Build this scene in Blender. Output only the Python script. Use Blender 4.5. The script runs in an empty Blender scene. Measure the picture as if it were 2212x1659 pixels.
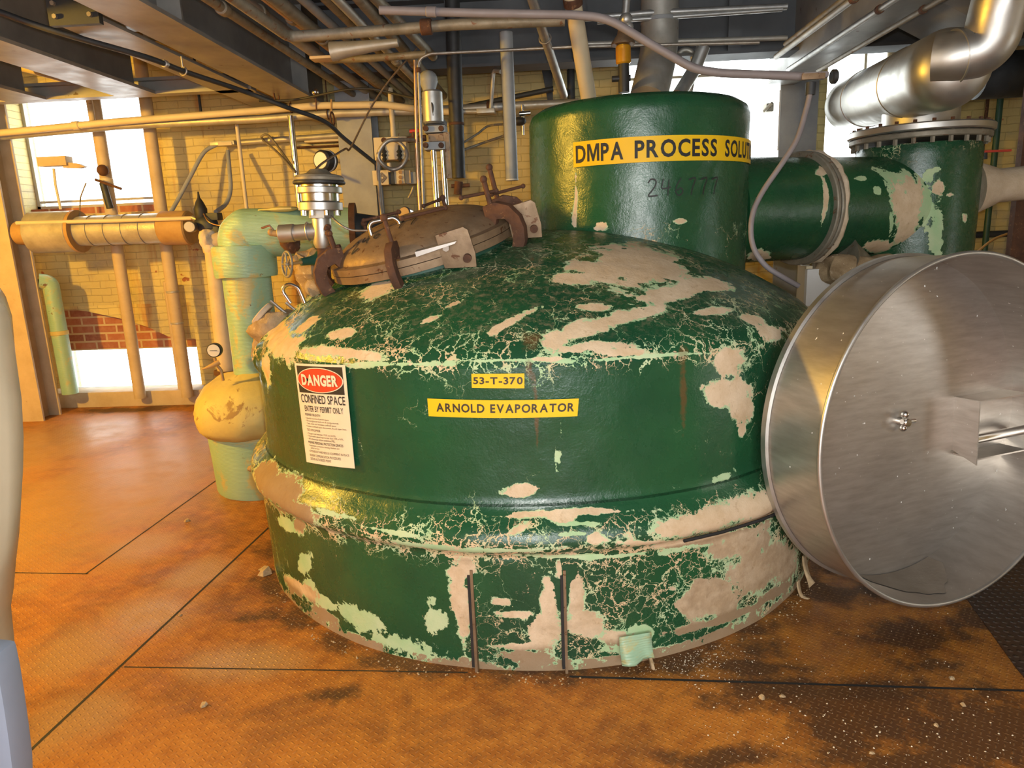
import bpy, bmesh, math, random
import numpy as np
from mathutils import Vector, Matrix, noise as mnoise

# ---------------------------------------------------------------- camera, world, light, exposure
S = bpy.context.scene
COL = S.collection
W, H, F = 2212.0, 1659.0, 1511.0
CX, CY = W / 2, H / 2
CAM = np.array([0.0, 0.0, 1.55])


def un(v):
    v = np.array(v, float)
    return v / np.linalg.norm(v)


_Y = un([(1180 - CX) / F, -(495 - CY) / F, -1])      # room depth axis seen by the camera
_D = un([(1375 - CX) / F, -(7723 - CY) / F, -1])     # plumb line seen by the camera
_Z = un(-_D + _Y * _D.dot(_Y))
_X = np.cross(_Y, _Z)
RM = np.stack([_X, _Y, _Z], 0)
cd = bpy.data.cameras.new('camera')
cd.sensor_width = 36.0
cd.lens = F / W * 36.0
cd.clip_start = 0.05
cam = bpy.data.objects.new('camera', cd)
COL.objects.link(cam)
cam.matrix_world = Matrix([list(RM[0]) + [0], list(RM[1]) + [0], list(RM[2]) + [1.55], [0, 0, 0, 1]])
S.camera = cam

S.view_settings.view_transform = 'Standard'
S.view_settings.look = 'None'
S.view_settings.gamma = 1.0
S.view_settings.exposure = 0.5
S.view_settings.use_curve_mapping = False
S.cycles.use_denoising = True
S.cycles.max_bounces = 7
S.cycles.diffuse_bounces = 3
S.cycles.use_adaptive_sampling = True
S.cycles.adaptive_threshold = 0.045
S.cycles.glossy_bounces = 4
S.cycles.transparent_max_bounces = 12
S.cycles.sample_clamp_indirect = 6.0
S.cycles.caustics_reflective = False
S.cycles.caustics_refractive = False

wd = bpy.data.worlds.new('sky')
S.world = wd
wd.use_nodes = True
_bg = wd.node_tree.nodes['Background']
_bg.inputs[0].default_value = (0.95, 0.98, 1.0, 1)
_bg.inputs[1].default_value = 5.0


def light(name, kind, loc, power, color, radius=0.1, size=None, rot=None, portal=False, sizey=None):
    d = bpy.data.lights.new(name, kind)
    d.energy = power
    d.color = color
    if kind == 'AREA':
        d.shape = 'RECTANGLE'
        d.size = size
        d.size_y = sizey or size
        d.cycles.is_portal = portal
    else:
        d.shadow_soft_size = radius
    o = bpy.data.objects.new(name, d)
    o.location = loc
    if rot:
        o.rotation_euler = rot
    COL.objects.link(o)
    return o


# sodium vapour lamp high on the left, out of the frame
light('sodium_lamp', 'POINT', (-4.5, 2.6, 2.5), 480, (1.0, 0.56, 0.06), 0.09)
# the camera's own flash, just above the lens
light('camera_flash', 'POINT', (0.03, 0.02, 1.64), 92, (1.0, 0.97, 0.93), 0.025)
# daylight openings (sky portals at the windows and at two openings added out of view)
HP = math.pi / 2
light('window_portal', 'AREA', (-4.4, 7.1, 2.45), 1, (1, 1, 1), size=1.5, sizey=1.2, rot=(-HP, 0, 0), portal=True)
light('window_portal', 'AREA', (-4.2, 7.1, 0.3), 1, (1, 1, 1), size=1.4, sizey=0.5, rot=(-HP, 0, 0), portal=True)
light('window_portal', 'AREA', (1.47, 7.1, 2.5), 1, (1, 1, 1), size=1.5, sizey=1.4, rot=(-HP, 0, 0), portal=True)
light('window_portal', 'AREA', (3.0, 7.1, 2.6), 1, (1, 1, 1), size=0.9, sizey=1.2, rot=(-HP, 0, 0), portal=True)
light('added_slot_portal', 'AREA', (5.75, 2.0, 1.2), 1, (1, 1, 1), size=1.4, sizey=0.45, rot=(0, HP, 0), portal=True)  # added slot, gives the steel cover's inside its bright reflection
light('added_rear_portal', 'AREA', (0.2, -3.3, 1.9), 1, (1, 1, 1), size=4.6, sizey=2.6, rot=(HP, 0, 0), portal=True)  # added rear opening, serves as frontal fill


# ---------------------------------------------------------------- sight lines of the photo on planes of the room
def ray(px, py):
    return RM @ np.array([(px - CX) / F, -(py - CY) / F, -1.0])


def P(px, py, Y):
    d = ray(px, py)
    return CAM + d * (Y / d[1])


def PX(px, py, X):
    d = ray(px, py)
    return CAM + d * (X / d[0])


def PF(px, py, z=0.0):
    d = ray(px, py)
    return CAM + d * ((z - CAM[2]) / d[2])


def pr(px, Y):
    """metres for a half-width in pixels at depth Y"""
    return px / F * Y


# ---------------------------------------------------------------- mesh builder
class MB:
    def __init__(self):
        self.v, self.f = [], []

    def add(self, vs, fs):
        n = len(self.v)
        self.v += [tuple(map(float, p)) for p in vs]
        self.f += [tuple(n + i for i in f) for f in fs]
        return self

    def box(self, c, s, rot=None):
        c = np.array(c, float)
        s = np.array(s, float) / 2
        q = [np.array(p) * s for p in ((-1, -1, -1), (1, -1, -1), (1, 1, -1), (-1, 1, -1), (-1, -1, 1), (1, -1, 1), (1, 1, 1), (-1, 1, 1))]
        if rot is not None:
            q = [np.array(rot) @ p for p in q]
        return self.add([c + p for p in q], [(0, 3, 2, 1), (4, 5, 6, 7), (0, 1, 5, 4), (1, 2, 6, 5), (2, 3, 7, 6), (3, 0, 4, 7)])

    def bx(self, a, b):
        a, b = np.array(a, float), np.array(b, float)
        return self.box((a + b) / 2, np.abs(b - a))

    def tube(self, pts, r, seg=12, cap=True, closed=False):
        pts = [np.array(p, float) for p in pts]
        n = len(pts)
        rs = r if isinstance(r, (list, tuple)) else [r] * n
        T = []
        for i in range(n):
            a = pts[(i - 1) % n] if (closed or i > 0) else pts[i]
            b = pts[(i + 1) % n] if (closed or i < n - 1) else pts[i]
            T.append(un(b - a))
        up = np.array([0, 0, 1.0]) if abs(T[0][2]) < .9 else np.array([1.0, 0, 0])
        N = un(np.cross(T[0], up))
        vs = []
        for i in range(n):
            N = un(N - T[i] * N.dot(T[i]))
            B = np.cross(T[i], N)
            for k in range(seg):
                a = 2 * math.pi * k / seg
                vs.append(pts[i] + rs[i] * (math.cos(a) * N + math.sin(a) * B))
        fs = []
        for i in range(n if closed else n - 1):
            j = (i + 1) % n
            for k in range(seg):
                l = (k + 1) % seg
                fs.append((i * seg + k, i * seg + l, j * seg + l, j * seg + k))
        if cap and not closed:
            fs.append(tuple(range(seg - 1, -1, -1)))
            fs.append(tuple((n - 1) * seg + k for k in range(seg)))
        return self.add(vs, fs)

    def lathe(self, prof, c, ax=(0, 0, 1), seg=32, cap=True, ref=None):
        """prof: (radius, height along ax) pairs"""
        ax = un(ax)
        up = np.array(ref if ref is not None else ([0, 0, 1.0] if abs(ax[2]) < .9 else [1.0, 0, 0]), float)
        N = un(up - ax * up.dot(ax))
        B = np.cross(ax, N)
        c = np.array(c, float)
        vs = []
        for r, h in prof:
            for k in range(seg):
                a = 2 * math.pi * k / seg
                vs.append(c + ax * h + r * (math.cos(a) * N + math.sin(a) * B))
        fs = []
        for i in range(len(prof) - 1):
            for k in range(seg):
                l = (k + 1) % seg
                fs.append((i * seg + k, i * seg + l, (i + 1) * seg + l, (i + 1) * seg + k))
        if cap:
            if prof[0][0] > 1e-5:
                fs.append(tuple(range(seg - 1, -1, -1)))
            if prof[-1][0] > 1e-5:
                fs.append(tuple((len(prof) - 1) * seg + k for k in range(seg)))
        return self.add(vs, fs)

    def cyl(self, a, b, r, seg=20, bev=0.0):
        a, b = np.array(a, float), np.array(b, float)
        L = np.linalg.norm(b - a)
        e = min(bev, L / 3, r / 2)
        prof = [(r, 0), (r, L)] if not e else [(r - e, 0), (r, e), (r, L - e), (r - e, L)]
        return self.lathe(prof, a, b - a, seg)

    def sphere(self, c, r, seg=16, sc=(1, 1, 1)):
        n = seg // 2
        vs, fs = [], []
        for i in range(n + 1):
            t = math.pi * i / n
            for k in range(seg):
                a = 2 * math.pi * k / seg
                vs.append(np.array(c) + r * np.array([math.sin(t) * math.cos(a) * sc[0], math.sin(t) * math.sin(a) * sc[1], math.cos(t) * sc[2]]))
        for i in range(n):
            for k in range(seg):
                l = (k + 1) % seg
                fs.append((i * seg + k, (i + 1) * seg + k, (i + 1) * seg + l, i * seg + l))
        return self.add(vs, fs)

    def prism(self, poly, o, u, v, w, d):
        """2-D outline poly in the frame (o; u, v), extruded d along w, centred"""
        o, u, v, w = (np.array(q, float) for q in (o, u, v, w))
        n = len(poly)
        vs = [o + u * p[0] + v * p[1] - w * d / 2 for p in poly] + [o + u * p[0] + v * p[1] + w * d / 2 for p in poly]
        fs = [tuple(range(n - 1, -1, -1)), tuple(range(n, 2 * n))] + [(i, (i + 1) % n, n + (i + 1) % n, n + i) for i in range(n)]
        return self.add(vs, fs)

    def torus(self, c, ax, R, r, seg=32, rs=10):
        ax = un(ax)
        up = np.array([0, 0, 1.0]) if abs(ax[2]) < .9 else np.array([1.0, 0, 0])
        N = un(up - ax * up.dot(ax))
        B = np.cross(ax, N)
        return self.tube([np.array(c) + R * (math.cos(a) * N + math.sin(a) * B) for a in np.linspace(0, 2 * math.pi, seg, endpoint=False)], r, rs, closed=True)

    def bolts(self, c, ax, R, n, r, h, a0=0.0, both=False):
        ax = un(ax)
        up = np.array([0, 0, 1.0]) if abs(ax[2]) < .9 else np.array([1.0, 0, 0])
        N = un(up - ax * up.dot(ax))
        B = np.cross(ax, N)
        for k in range(n):
            a = a0 + 2 * math.pi * k / n
            p = np.array(c) + R * (math.cos(a) * N + math.sin(a) * B)
            self.lathe([(r, -h if both else 0), (r, h)], p, ax, 6)
        return self

    def lump(self, amp, sc, seed=0.0):
        out = []
        c = np.mean(np.array(self.v), 0)
        for p in self.v:
            q = Vector(p) * sc + Vector((seed, seed * 1.7, 0))
            n = mnoise.noise(q) + .5 * mnoise.noise(q * 2.3)
            d = un(np.array(p) - c)
            out.append(tuple(np.array(p) + d * n * amp))
        self.v = out
        return self

    def build(self, name, mat, parent=None, loc=None, smooth=True, sharp=38, bevel=0.0):
        me = bpy.data.meshes.new(name)
        vs = np.array(self.v)
        if parent is not None:
            org = ORG[parent.name]
        elif loc is not None:
            org = np.array(loc, float)
        else:
            org = np.array([(vs[:, 0].min() + vs[:, 0].max()) / 2, (vs[:, 1].min() + vs[:, 1].max()) / 2, vs[:, 2].min()])
        me.from_pydata([tuple(p) for p in (vs - org)], [], self.f)
        me.validate()
        if bevel:
            bm = bmesh.new()
            bm.from_mesh(me)
            bmesh.ops.remove_doubles(bm, verts=bm.verts, dist=1e-5)
            es = [e for e in bm.edges if len(e.link_faces) == 2 and e.calc_face_angle(0) > math.radians(40)]
            bmesh.ops.bevel(bm, geom=es, offset=bevel, segments=2, affect='EDGES', profile=.7, clamp_overlap=True)
            bm.to_mesh(me)
            bm.free()
        if smooth:
            me.polygons.foreach_set('use_smooth', [True] * len(me.polygons))
            me.set_sharp_from_angle(angle=math.radians(sharp))
        me.materials.append(mat)
        me.update()
        o = bpy.data.objects.new(name, me)
        COL.objects.link(o)
        if parent is not None:
            o.parent = parent
        else:
            o.location = tuple(org)
        ORG[o.name] = org
        return o


ORG = {}


def bolts_each(parent, name, mat, c, ax, R, n, r, h, a0=0.0):
    """n hexagon heads on a circle, each a part of its own"""
    ax = un(ax)
    up = np.array([0, 0, 1.0]) if abs(ax[2]) < .9 else np.array([1.0, 0, 0])
    N = un(up - ax * up.dot(ax))
    B = np.cross(ax, N)
    for k in range(n):
        a = a0 + 2 * math.pi * k / n
        p = np.array(c) + R * (math.cos(a) * N + math.sin(a) * B)
        MB().lathe([(r, 0), (r, h)], p, ax, 6).build(name, mat, parent)


def tag(o, label=None, cat=None, group=None, kind=None):
    if label:
        o['label'] = label
    if cat:
        o['category'] = cat
    if group:
        o['group'] = group
    if kind:
        o['kind'] = kind
    return o


def thing(name, loc, label, cat, group=None):
    o = bpy.data.objects.new(name, None)
    o.empty_display_size = .1
    COL.objects.link(o)
    o.location = tuple(map(float, loc))
    ORG[o.name] = np.array(loc, float)
    return tag(o, label, cat, group)


def struct(name, mb, mat, parent=None, **k):
    o = mb.build(name, mat, parent, **k)
    if parent is None:
        o['kind'] = 'structure'
    return o


def fillet(pts, r, n=7):
    pts = [np.array(p, float) for p in pts]
    out = [pts[0]]
    for i in range(1, len(pts) - 1):
        a, b, c = pts[i - 1], pts[i], pts[i + 1]
        u, w = un(a - b), un(c - b)
        ang = math.acos(max(-1, min(1, u.dot(w))))
        if ang > math.pi - .02:
            out.append(b)
            continue
        t = min(r / math.tan(ang / 2), .48 * np.linalg.norm(a - b), .48 * np.linalg.norm(c - b))
        rr = t * math.tan(ang / 2)
        ce = b + un(u + w) * (rr / math.sin(ang / 2))
        s, e = b + u * t - ce, b + w * t - ce
        om = math.acos(max(-1, min(1, un(s).dot(un(e)))))
        for k in range(n + 1):
            q = k / n
            out.append(ce + (math.sin((1 - q) * om) * s + math.sin(q * om) * e) / math.sin(om))
    out.append(pts[-1])
    return out


def spline(pts, n=10):
    pts = [np.array(p, float) for p in pts]
    q = [2 * pts[0] - pts[1]] + pts + [2 * pts[-1] - pts[-2]]
    out = []
    for i in range(1, len(q) - 2):
        for k in range(n):
            t = k / n
            a, b, c, d = q[i - 1], q[i], q[i + 1], q[i + 2]
            out.append(.5 * (2 * b + (c - a) * t + (2 * a - 5 * b + 4 * c - d) * t * t + (3 * b - a - 3 * c + d) * t ** 3))
    out.append(pts[-1])
    return out


# ---------------------------------------------------------------- materials
class NT:
    def __init__(self, name):
        self.m = bpy.data.materials.new(name)
        self.m.use_nodes = True
        self.t = self.m.node_tree
        self.b = self.t.nodes['Principled BSDF']
        self.co = self.t.nodes.new('ShaderNodeTexCoord').outputs['Object']

    def put(self, sock, v):
        if hasattr(v, 'is_output'):
            self.t.links.new(v, sock)
        elif v is not None:
            if isinstance(v, (tuple, list)) and len(v) == 3 and sock.type == 'RGBA':
                v = (*v, 1)
            sock.default_value = v

    def n(self, typ, out=0, ins=None, **props):
        nd = self.t.nodes.new(typ)
        for k, v in props.items():
            setattr(nd, k, v)
        for k, v in (ins or {}).items():
            self.put(nd.inputs[k], v)
        return nd.outputs[out]

    def math(self, op, a, b=None, c=None, clamp=False):
        nd = self.t.nodes.new('ShaderNodeMath')
        nd.operation = op
        nd.use_clamp = clamp
        for i, v in enumerate((a, b, c)):
            if v is not None:
                self.put(nd.inputs[i], v)
        return nd.outputs[0]

    def vmath(self, op, a, b=None, out=0):
        nd = self.t.nodes.new('ShaderNodeVectorMath')
        nd.operation = op
        for i, v in enumerate((a, b)):
            if v is not None:
                if op == 'SCALE' and i == 1:
                    self.put(nd.inputs['Scale'], v)
                else:
                    self.put(nd.inputs[i], v)
        return nd.outputs[out]

    def noise(self, scale, detail=4, rough=.55, co=None, dist=0.0, out='Fac'):
        return self.n('ShaderNodeTexNoise', out, {'Vector': co or self.co, 'Scale': scale, 'Detail': detail, 'Roughness': rough, 'Distortion': dist})

    def mapr(self, v, a, b, lo=0.0, hi=1.0):
        return self.n('ShaderNodeMapRange', 0, {0: v, 1: a, 2: b, 3: lo, 4: hi}, clamp=True)

    def mix(self, f, a, b):
        nd = self.t.nodes.new('ShaderNodeMix')
        nd.data_type = 'RGBA'
        self.put(nd.inputs[0], f)
        self.put(nd.inputs[6], a)
        self.put(nd.inputs[7], b)
        return nd.outputs[2]

    def attr(self, name):
        return self.n('ShaderNodeAttribute', 'Fac', attribute_name=name)

    def scale(self, v):
        return self.n('ShaderNodeMapping', 0, {'Vector': self.co, 'Scale': v})

    def bump(self, h, strength=.3, dist=.01, normal=None):
        return self.n('ShaderNodeBump', 0, {'Height': h, 'Strength': strength, 'Distance': dist, 'Normal': normal})

    def out(self, base=None, rough=None, metal=None, normal=None, **k):
        self.put(self.b.inputs['Base Color'], base)
        self.put(self.b.inputs['Roughness'], rough)
        self.put(self.b.inputs['Metallic'], metal)
        if normal is not None:
            self.put(self.b.inputs['Normal'], normal)
        for a, v in k.items():
            self.put(self.b.inputs[a.replace('_', ' ')], v)
        return self.m


def simple(name, c1, c2=None, scale=6.0, rough=.5, metal=0.0, bump=0.0, c3=None, spots=.62, r2=None, **k):
    """two-tone mottled surface, c3 = rust or dirt spots"""
    t = NT(name)
    f = t.mapr(t.noise(scale, 5, .6), .35, .68)
    col = t.mix(f, c1, c2 or tuple(x * .75 for x in c1))
    rg = t.mapr(t.noise(scale * 2.3, 3), .3, .7, rough, r2 if r2 is not None else min(1, rough + .15))
    if c3:
        m = t.mapr(t.noise(scale * 1.7, 7, .68, dist=.4), spots, spots + .03)
        col = t.mix(m, col, c3)
    nm = t.bump(t.noise(scale * 8, 4), bump, .004) if bump else None
    return t.out(col, rg, metal, nm, **k)


M = {}
M['galv'] = simple('galvanised_steel', (.50, .50, .48), (.38, .38, .37), 14, .38, .75, c3=(.30, .22, .14), spots=.68)
M['chrome'] = simple('polished_steel', (.72, .70, .66), (.60, .58, .54), 8, .14, 1.0)
M['stain'] = simple('brushed_stainless', (.56, .55, .51), (.46, .44, .41), 5, .36, .9, r2=.5)
M['dark'] = simple('dark_painted_steel', (.035, .04, .045), (.022, .025, .028), 8, .5, c3=(.07, .04, .02), spots=.66)
M['black'] = simple('black_rubber', (.018, .018, .018), (.03, .028, .026), 10, .5)
M['rust'] = simple('rusty_iron', (.13, .055, .026), (.075, .035, .02), 16, .75, .2, .4, c3=(.22, .11, .05), spots=.6)
M['rustmid'] = simple('brown_steel', (.28, .19, .11), (.20, .13, .075), 14, .5, .45, .2, c3=(.12, .05, .02), spots=.6)
M['tan'] = simple('tan_pipe_wrap', (.56, .43, .27), (.46, .34, .2), 6, .6, 0, .25, c3=(.36, .24, .13), spots=.66)
M['cream'] = simple('cream_enamel', (.66, .56, .38), (.58, .48, .31), 5, .5, 0, .1, c3=(.3, .2, .1), spots=.7)
M['greyp'] = simple('grey_painted_steel', (.33, .34, .34), (.26, .27, .28), 6, .45, 0, .1, c3=(.24, .15, .09), spots=.7)
M['beam'] = simple('beam_paint', (.30, .28, .25), (.20, .19, .18), 3, .30, 0, .1, c3=(.09, .055, .035), spots=.66)
M['ceil'] = simple('ceiling_slab', (.11, .115, .12), (.07, .074, .08), 1.6, .7, 0, .2)
M['conduit'] = simple('old_conduit', (.30, .265, .20), (.18, .155, .11), 11, .5, .35, .2, c3=(.2, .1, .05), spots=.6)
M['lightcond'] = simple('pale_conduit', (.50, .48, .43), (.38, .36, .31), 9, .42, .5, .1, c3=(.24, .13, .06), spots=.68)
M['copper'] = simple('copper_tube', (.60, .34, .19), (.50, .36, .25), 10, .3, .9)
M['lilac'] = simple('grey_pvc_conduit', (.24, .21, .21), (.19, .165, .165), 5, .5)
M['white'] = simple('white_enamel', (.72, .70, .66), (.62, .6, .56), 4, .4)
M['red'] = simple('red_enamel', (.55, .045, .02), (.42, .03, .015), 6, .4)
M['greenpipe'] = simple('dark_green_pipe', (.02, .085, .055), (.015, .06, .04), 6, .4)
M['insul'] = simple('torn_insulation', (.46, .33, .19), (.28, .19, .10), 18, .95, 0, .9, c3=(.60, .48, .33), spots=.6)
M['cloth'] = simple('insulation_cloth', (.62, .50, .36), (.5, .38, .25), 12, .85, 0, .6)
M['jacket'] = simple('aluminium_jacket', (.46, .43, .37), (.33, .30, .25), 9, .32, .25, .35)
M['ochre'] = simple('ochre_band', (.46, .28, .10), (.36, .2, .07), 9, .55)
M['ink'] = simple('black_ink', (.012, .012, .012), (.018, .018, .018), 5, .6)
M['brownink'] = simple('dark_letters', (.035, .022, .01), (.045, .03, .015), 5, .5)
M['tape'] = simple('yellow_label_tape', (.80, .49, .010), (.76, .45, .008), 3, .45, Specular_IOR_Level=.3)
M['sign'] = simple('aged_white_vinyl', (.80, .70, .53), (.74, .62, .45), 5, .4)
M['signred'] = simple('sign_red', (.62, .05, .025), (.56, .045, .02), 4, .4)
M['wood'] = simple('scorched_plank', (.38, .25, .13), (.27, .17, .09), 3, .7, 0, .3)
M['blue'] = simple('blue_plastic', (.24, .28, .36), (.2, .24, .31), 3, .4)
M['crumb'] = simple('pale_crumbs', (.75, .68, .55), (.55, .45, .30), 30, .9)
M['chip'] = simple('paint_chip', (.50, .37, .22), (.30, .2, .1), 30, .85)
M['steelbolt'] = simple('dull_bolt', (.42, .38, .32), (.3, .26, .22), 20, .4, .7)
M['dial'] = simple('gauge_dial', (.72, .66, .54), (.66, .6, .48), 3, .5)
M['sediment'] = simple('dry_sediment', (.33, .275, .215), (.26, .21, .16), 9, .6, .2, .2)
M['window'] = simple('window_frame', (.5, .47, .42), (.4, .37, .32), 5, .6)


def m_palegreen():
    t = NT('pale_green_lagging')
    f = t.mapr(t.noise(5, 5), .3, .7)
    col = t.mix(f, (.34, .50, .33), (.27, .43, .28))
    sp = t.mapr(t.noise(4, 9, .7, dist=.5), .53, .60)
    col = t.mix(t.math('MULTIPLY', sp, .8), col, (.52, .40, .13))
    dk = t.mapr(t.noise(7, 9, .72, co=t.vmath('ADD', t.co, (3, 1, 7))), .64, .66)
    col = t.mix(dk, col, (.15, .085, .03))
    w = t.n('ShaderNodeTexWave', 'Fac', {'Vector': t.co, 'Scale': 38.0, 'Distortion': 1.2, 'Detail': 1.0}, wave_type='BANDS', bands_direction='Z')
    h = t.math('ADD', t.math('MULTIPLY', w, .5), t.noise(16, 5))
    return t.out(col, .42, 0, t.bump(h, .35, .006))


M['pale'] = m_palegreen()


def m_lump():
    t = NT('ochre_mastic')
    f = t.mapr(t.noise(4, 6, .6), .35, .65)
    col = t.mix(f, (.62, .50, .16), (.48, .36, .12))
    dk = t.mapr(t.noise(7, 7, .7, dist=.6), .58, .63)
    col = t.mix(dk, col, (.30, .18, .06))
    return t.out(col, .6, 0, t.bump(t.noise(12, 6), .5, .012))


M['mastic'] = m_lump()


def m_brick():
    """painted brick: joints as relief, paint worn to red brick here and there (local x along the wall, z up)"""
    t = NT('painted_brick')
    sx = t.n('ShaderNodeSeparateXYZ', 0, {0: t.co})
    sz = t.n('ShaderNodeSeparateXYZ', 2, {0: t.co})
    uv = t.n('ShaderNodeCombineXYZ', 0, {0: sx, 1: sz, 2: 0.0})
    wob = t.n('ShaderNodeTexNoise', 'Color', {'Vector': uv, 'Scale': 7.0, 'Detail': 2.0})
    uvw = t.vmath('ADD', uv, t.vmath('SCALE', wob, .02))
    br = t.t.nodes.new('ShaderNodeTexBrick')
    t.put(br.inputs['Vector'], uvw)
    for k, v in {'Color1': (.9, .9, .9), 'Color2': (.55, .55, .55), 'Mortar': (0, 0, 0), 'Scale': 1.0, 'Mortar Size': .005, 'Mortar Smooth': .8, 'Brick Width': .205, 'Row Height': .068}.items():
        t.put(br.inputs[k], v)
    f = t.mapr(t.noise(1.3, 5), .35, .66)
    col = t.mix(f, (.66, .53, .21), (.50, .395, .17))
    col = t.mix(t.math('MULTIPLY', t.math('MULTIPLY', br.outputs['Fac'], t.mapr(t.noise(5, 4), .35, .65)), .38), col, (.26, .19, .10))
    gr = t.mapr(t.noise(2.2, 8, .65, co=t.scale((1, 1, 2.2)), dist=.3), .52, .66)
    col = t.mix(t.math('MULTIPLY', gr, .6), col, (.32, .27, .19))
    # rust-water streaks running down
    st = t.mapr(t.noise(3.0, 6, .6, co=t.scale((1.6, 1.6, .22))), .56, .68)
    col = t.mix(t.math('MULTIPLY', st, .75), col, (.42, .17, .035))
    wr = t.mapr(t.noise(4.5, 6, .6, co=t.vmath('ADD', t.co, (9, 0, 2))), .68, .70)
    col = t.mix(wr, col, (.32, .10, .045))
    h = t.math('ADD', t.math('MULTIPLY', br.outputs['Fac'], -1.0), t.math('MULTIPLY', t.noise(24, 5), .6))
    return t.out(col, .62, 0, t.bump(h, .6, .010))


M['brick'] = m_brick()


def m_redbrick():
    t = NT('red_brick')
    sx = t.n('ShaderNodeSeparateXYZ', 0, {0: t.co})
    sz = t.n('ShaderNodeSeparateXYZ', 2, {0: t.co})
    uv = t.n('ShaderNodeCombineXYZ', 0, {0: sx, 1: sz, 2: 0.0})
    br = t.t.nodes.new('ShaderNodeTexBrick')
    t.put(br.inputs['Vector'], uv)
    for k, v in {'Color1': (.40, .13, .06), 'Color2': (.26, .075, .04), 'Mortar': (.52, .38, .22), 'Scale': 1.0, 'Mortar Size': .010, 'Mortar Smooth': .1, 'Brick Width': .235, 'Row Height': .083}.items():
        t.put(br.inputs[k], v)
    col = t.mix(t.math('MULTIPLY', t.mapr(t.noise(20, 5), .4, .7), .4), br.outputs['Color'], (.5, .25, .14))
    return t.out(col, .8, 0, t.bump(t.math('MULTIPLY', br.outputs['Fac'], -1.0), .5, .008))


M['redbrick'] = m_redbrick()


def lozenge(t, p, pitch, rot):
    """raised tread-plate dashes, alternating direction; returns a height 0..1"""
    v = t.n('ShaderNodeMapping', 0, {'Vector': p, 'Rotation': (0, 0, rot), 'Scale': (1 / pitch, 1 / pitch, 1)})
    x = t.n('ShaderNodeSeparateXYZ', 0, {0: v})
    y = t.n('ShaderNodeSeparateXYZ', 1, {0: v})
    par = t.math('MODULO', t.math('ADD', t.math('FLOOR', x), t.math('FLOOR', y)), 2.0)
    par = t.math('ABSOLUTE', par)
    fx = t.math('SUBTRACT', t.math('FRACT', x), .5)
    fy = t.math('SUBTRACT', t.math('FRACT', y), .5)
    a = t.math('ADD', t.math('MULTIPLY', fx, par), t.math('MULTIPLY', fy, t.math('SUBTRACT', 1.0, par)))
    b = t.math('ADD', t.math('MULTIPLY', fy, par), t.math('MULTIPLY', fx, t.math('SUBTRACT', 1.0, par)))
    e = t.math('ADD', t.math('POWER', t.math('DIVIDE', a, .47), 2.0), t.math('POWER', t.math('DIVIDE', b, .16), 2.0))
    return t.mapr(e, 1.0, .35)


def m_floor():
    t = NT('rusty_tread_plate')
    h = lozenge(t, t.co, .0205, .62)
    big = t.noise(.9, 6, .62)
    fine = t.noise(14, 7, .7)
    big = t.math('ADD', t.math('MULTIPLY', big, .7), t.math('MULTIPLY', t.noise(3.4, 8, .7, dist=.6, co=t.vmath('ADD', t.co, (2, 7, 0))), .3))
    col = t.mix(t.mapr(big, .40, .60), (.47, .175, .024), (.23, .074, .014))
    col = t.mix(t.mapr(fine, .42, .72), col, (.54, .225, .035))
    col = t.mix(t.math('MULTIPLY', t.mapr(t.noise(3.1, 8, .68, dist=.6), .50, .66), .62), col, (.15, .06, .022))
    grey = t.mapr(t.math('ADD', t.attr('lit_wear'), t.math('MULTIPLY', t.math('SUBTRACT', t.noise(5, 7, .65), .5), .9)), .35, .75)  # tan tint standing in for lamplight and shine on worn plates
    col = t.mix(t.math('MULTIPLY', grey, .75), col, (.44, .26, .10))
    st = t.mapr(t.math('ADD', t.attr('stain'), t.math('MULTIPLY', t.math('SUBTRACT', t.noise(5, 9, .72), .5), 2.0)), .40, .75)  # stains, with shade painted in on the right
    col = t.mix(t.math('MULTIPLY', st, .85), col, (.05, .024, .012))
    col = t.mix(t.math('MULTIPLY', t.mapr(t.noise(60, 3, .6), .68, .74), .5), col, (.05, .022, .01))
    col = t.mix(t.math('MULTIPLY', h, .16), col, (.52, .30, .13))
    rg = t.mapr(t.math('ADD', t.noise(5, 5), t.math('MULTIPLY', grey, -.3)), .15, .75, .34, .70)
    hh = t.math('ADD', h, t.math('MULTIPLY', fine, .25))
    return t.out(col, rg, .12, t.bump(hh, .55, .004))


M['floor'] = m_floor()


def m_floor2():
    t = NT('dark_studded_plate')
    v = t.n('ShaderNodeTexVoronoi', 'Distance', {'Vector': t.co, 'Scale': 32.0, 'Randomness': .15})
    h = t.mapr(v, .32, .12)
    col = t.mix(t.mapr(t.noise(3, 6), .35, .7), (.055, .035, .028), (.085, .042, .022))
    col = t.mix(t.math('MULTIPLY', h, .4), col, (.16, .13, .11))
    return t.out(col, .42, .2, t.bump(h, .7, .006))


M['floor2'] = m_floor2()


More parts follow.
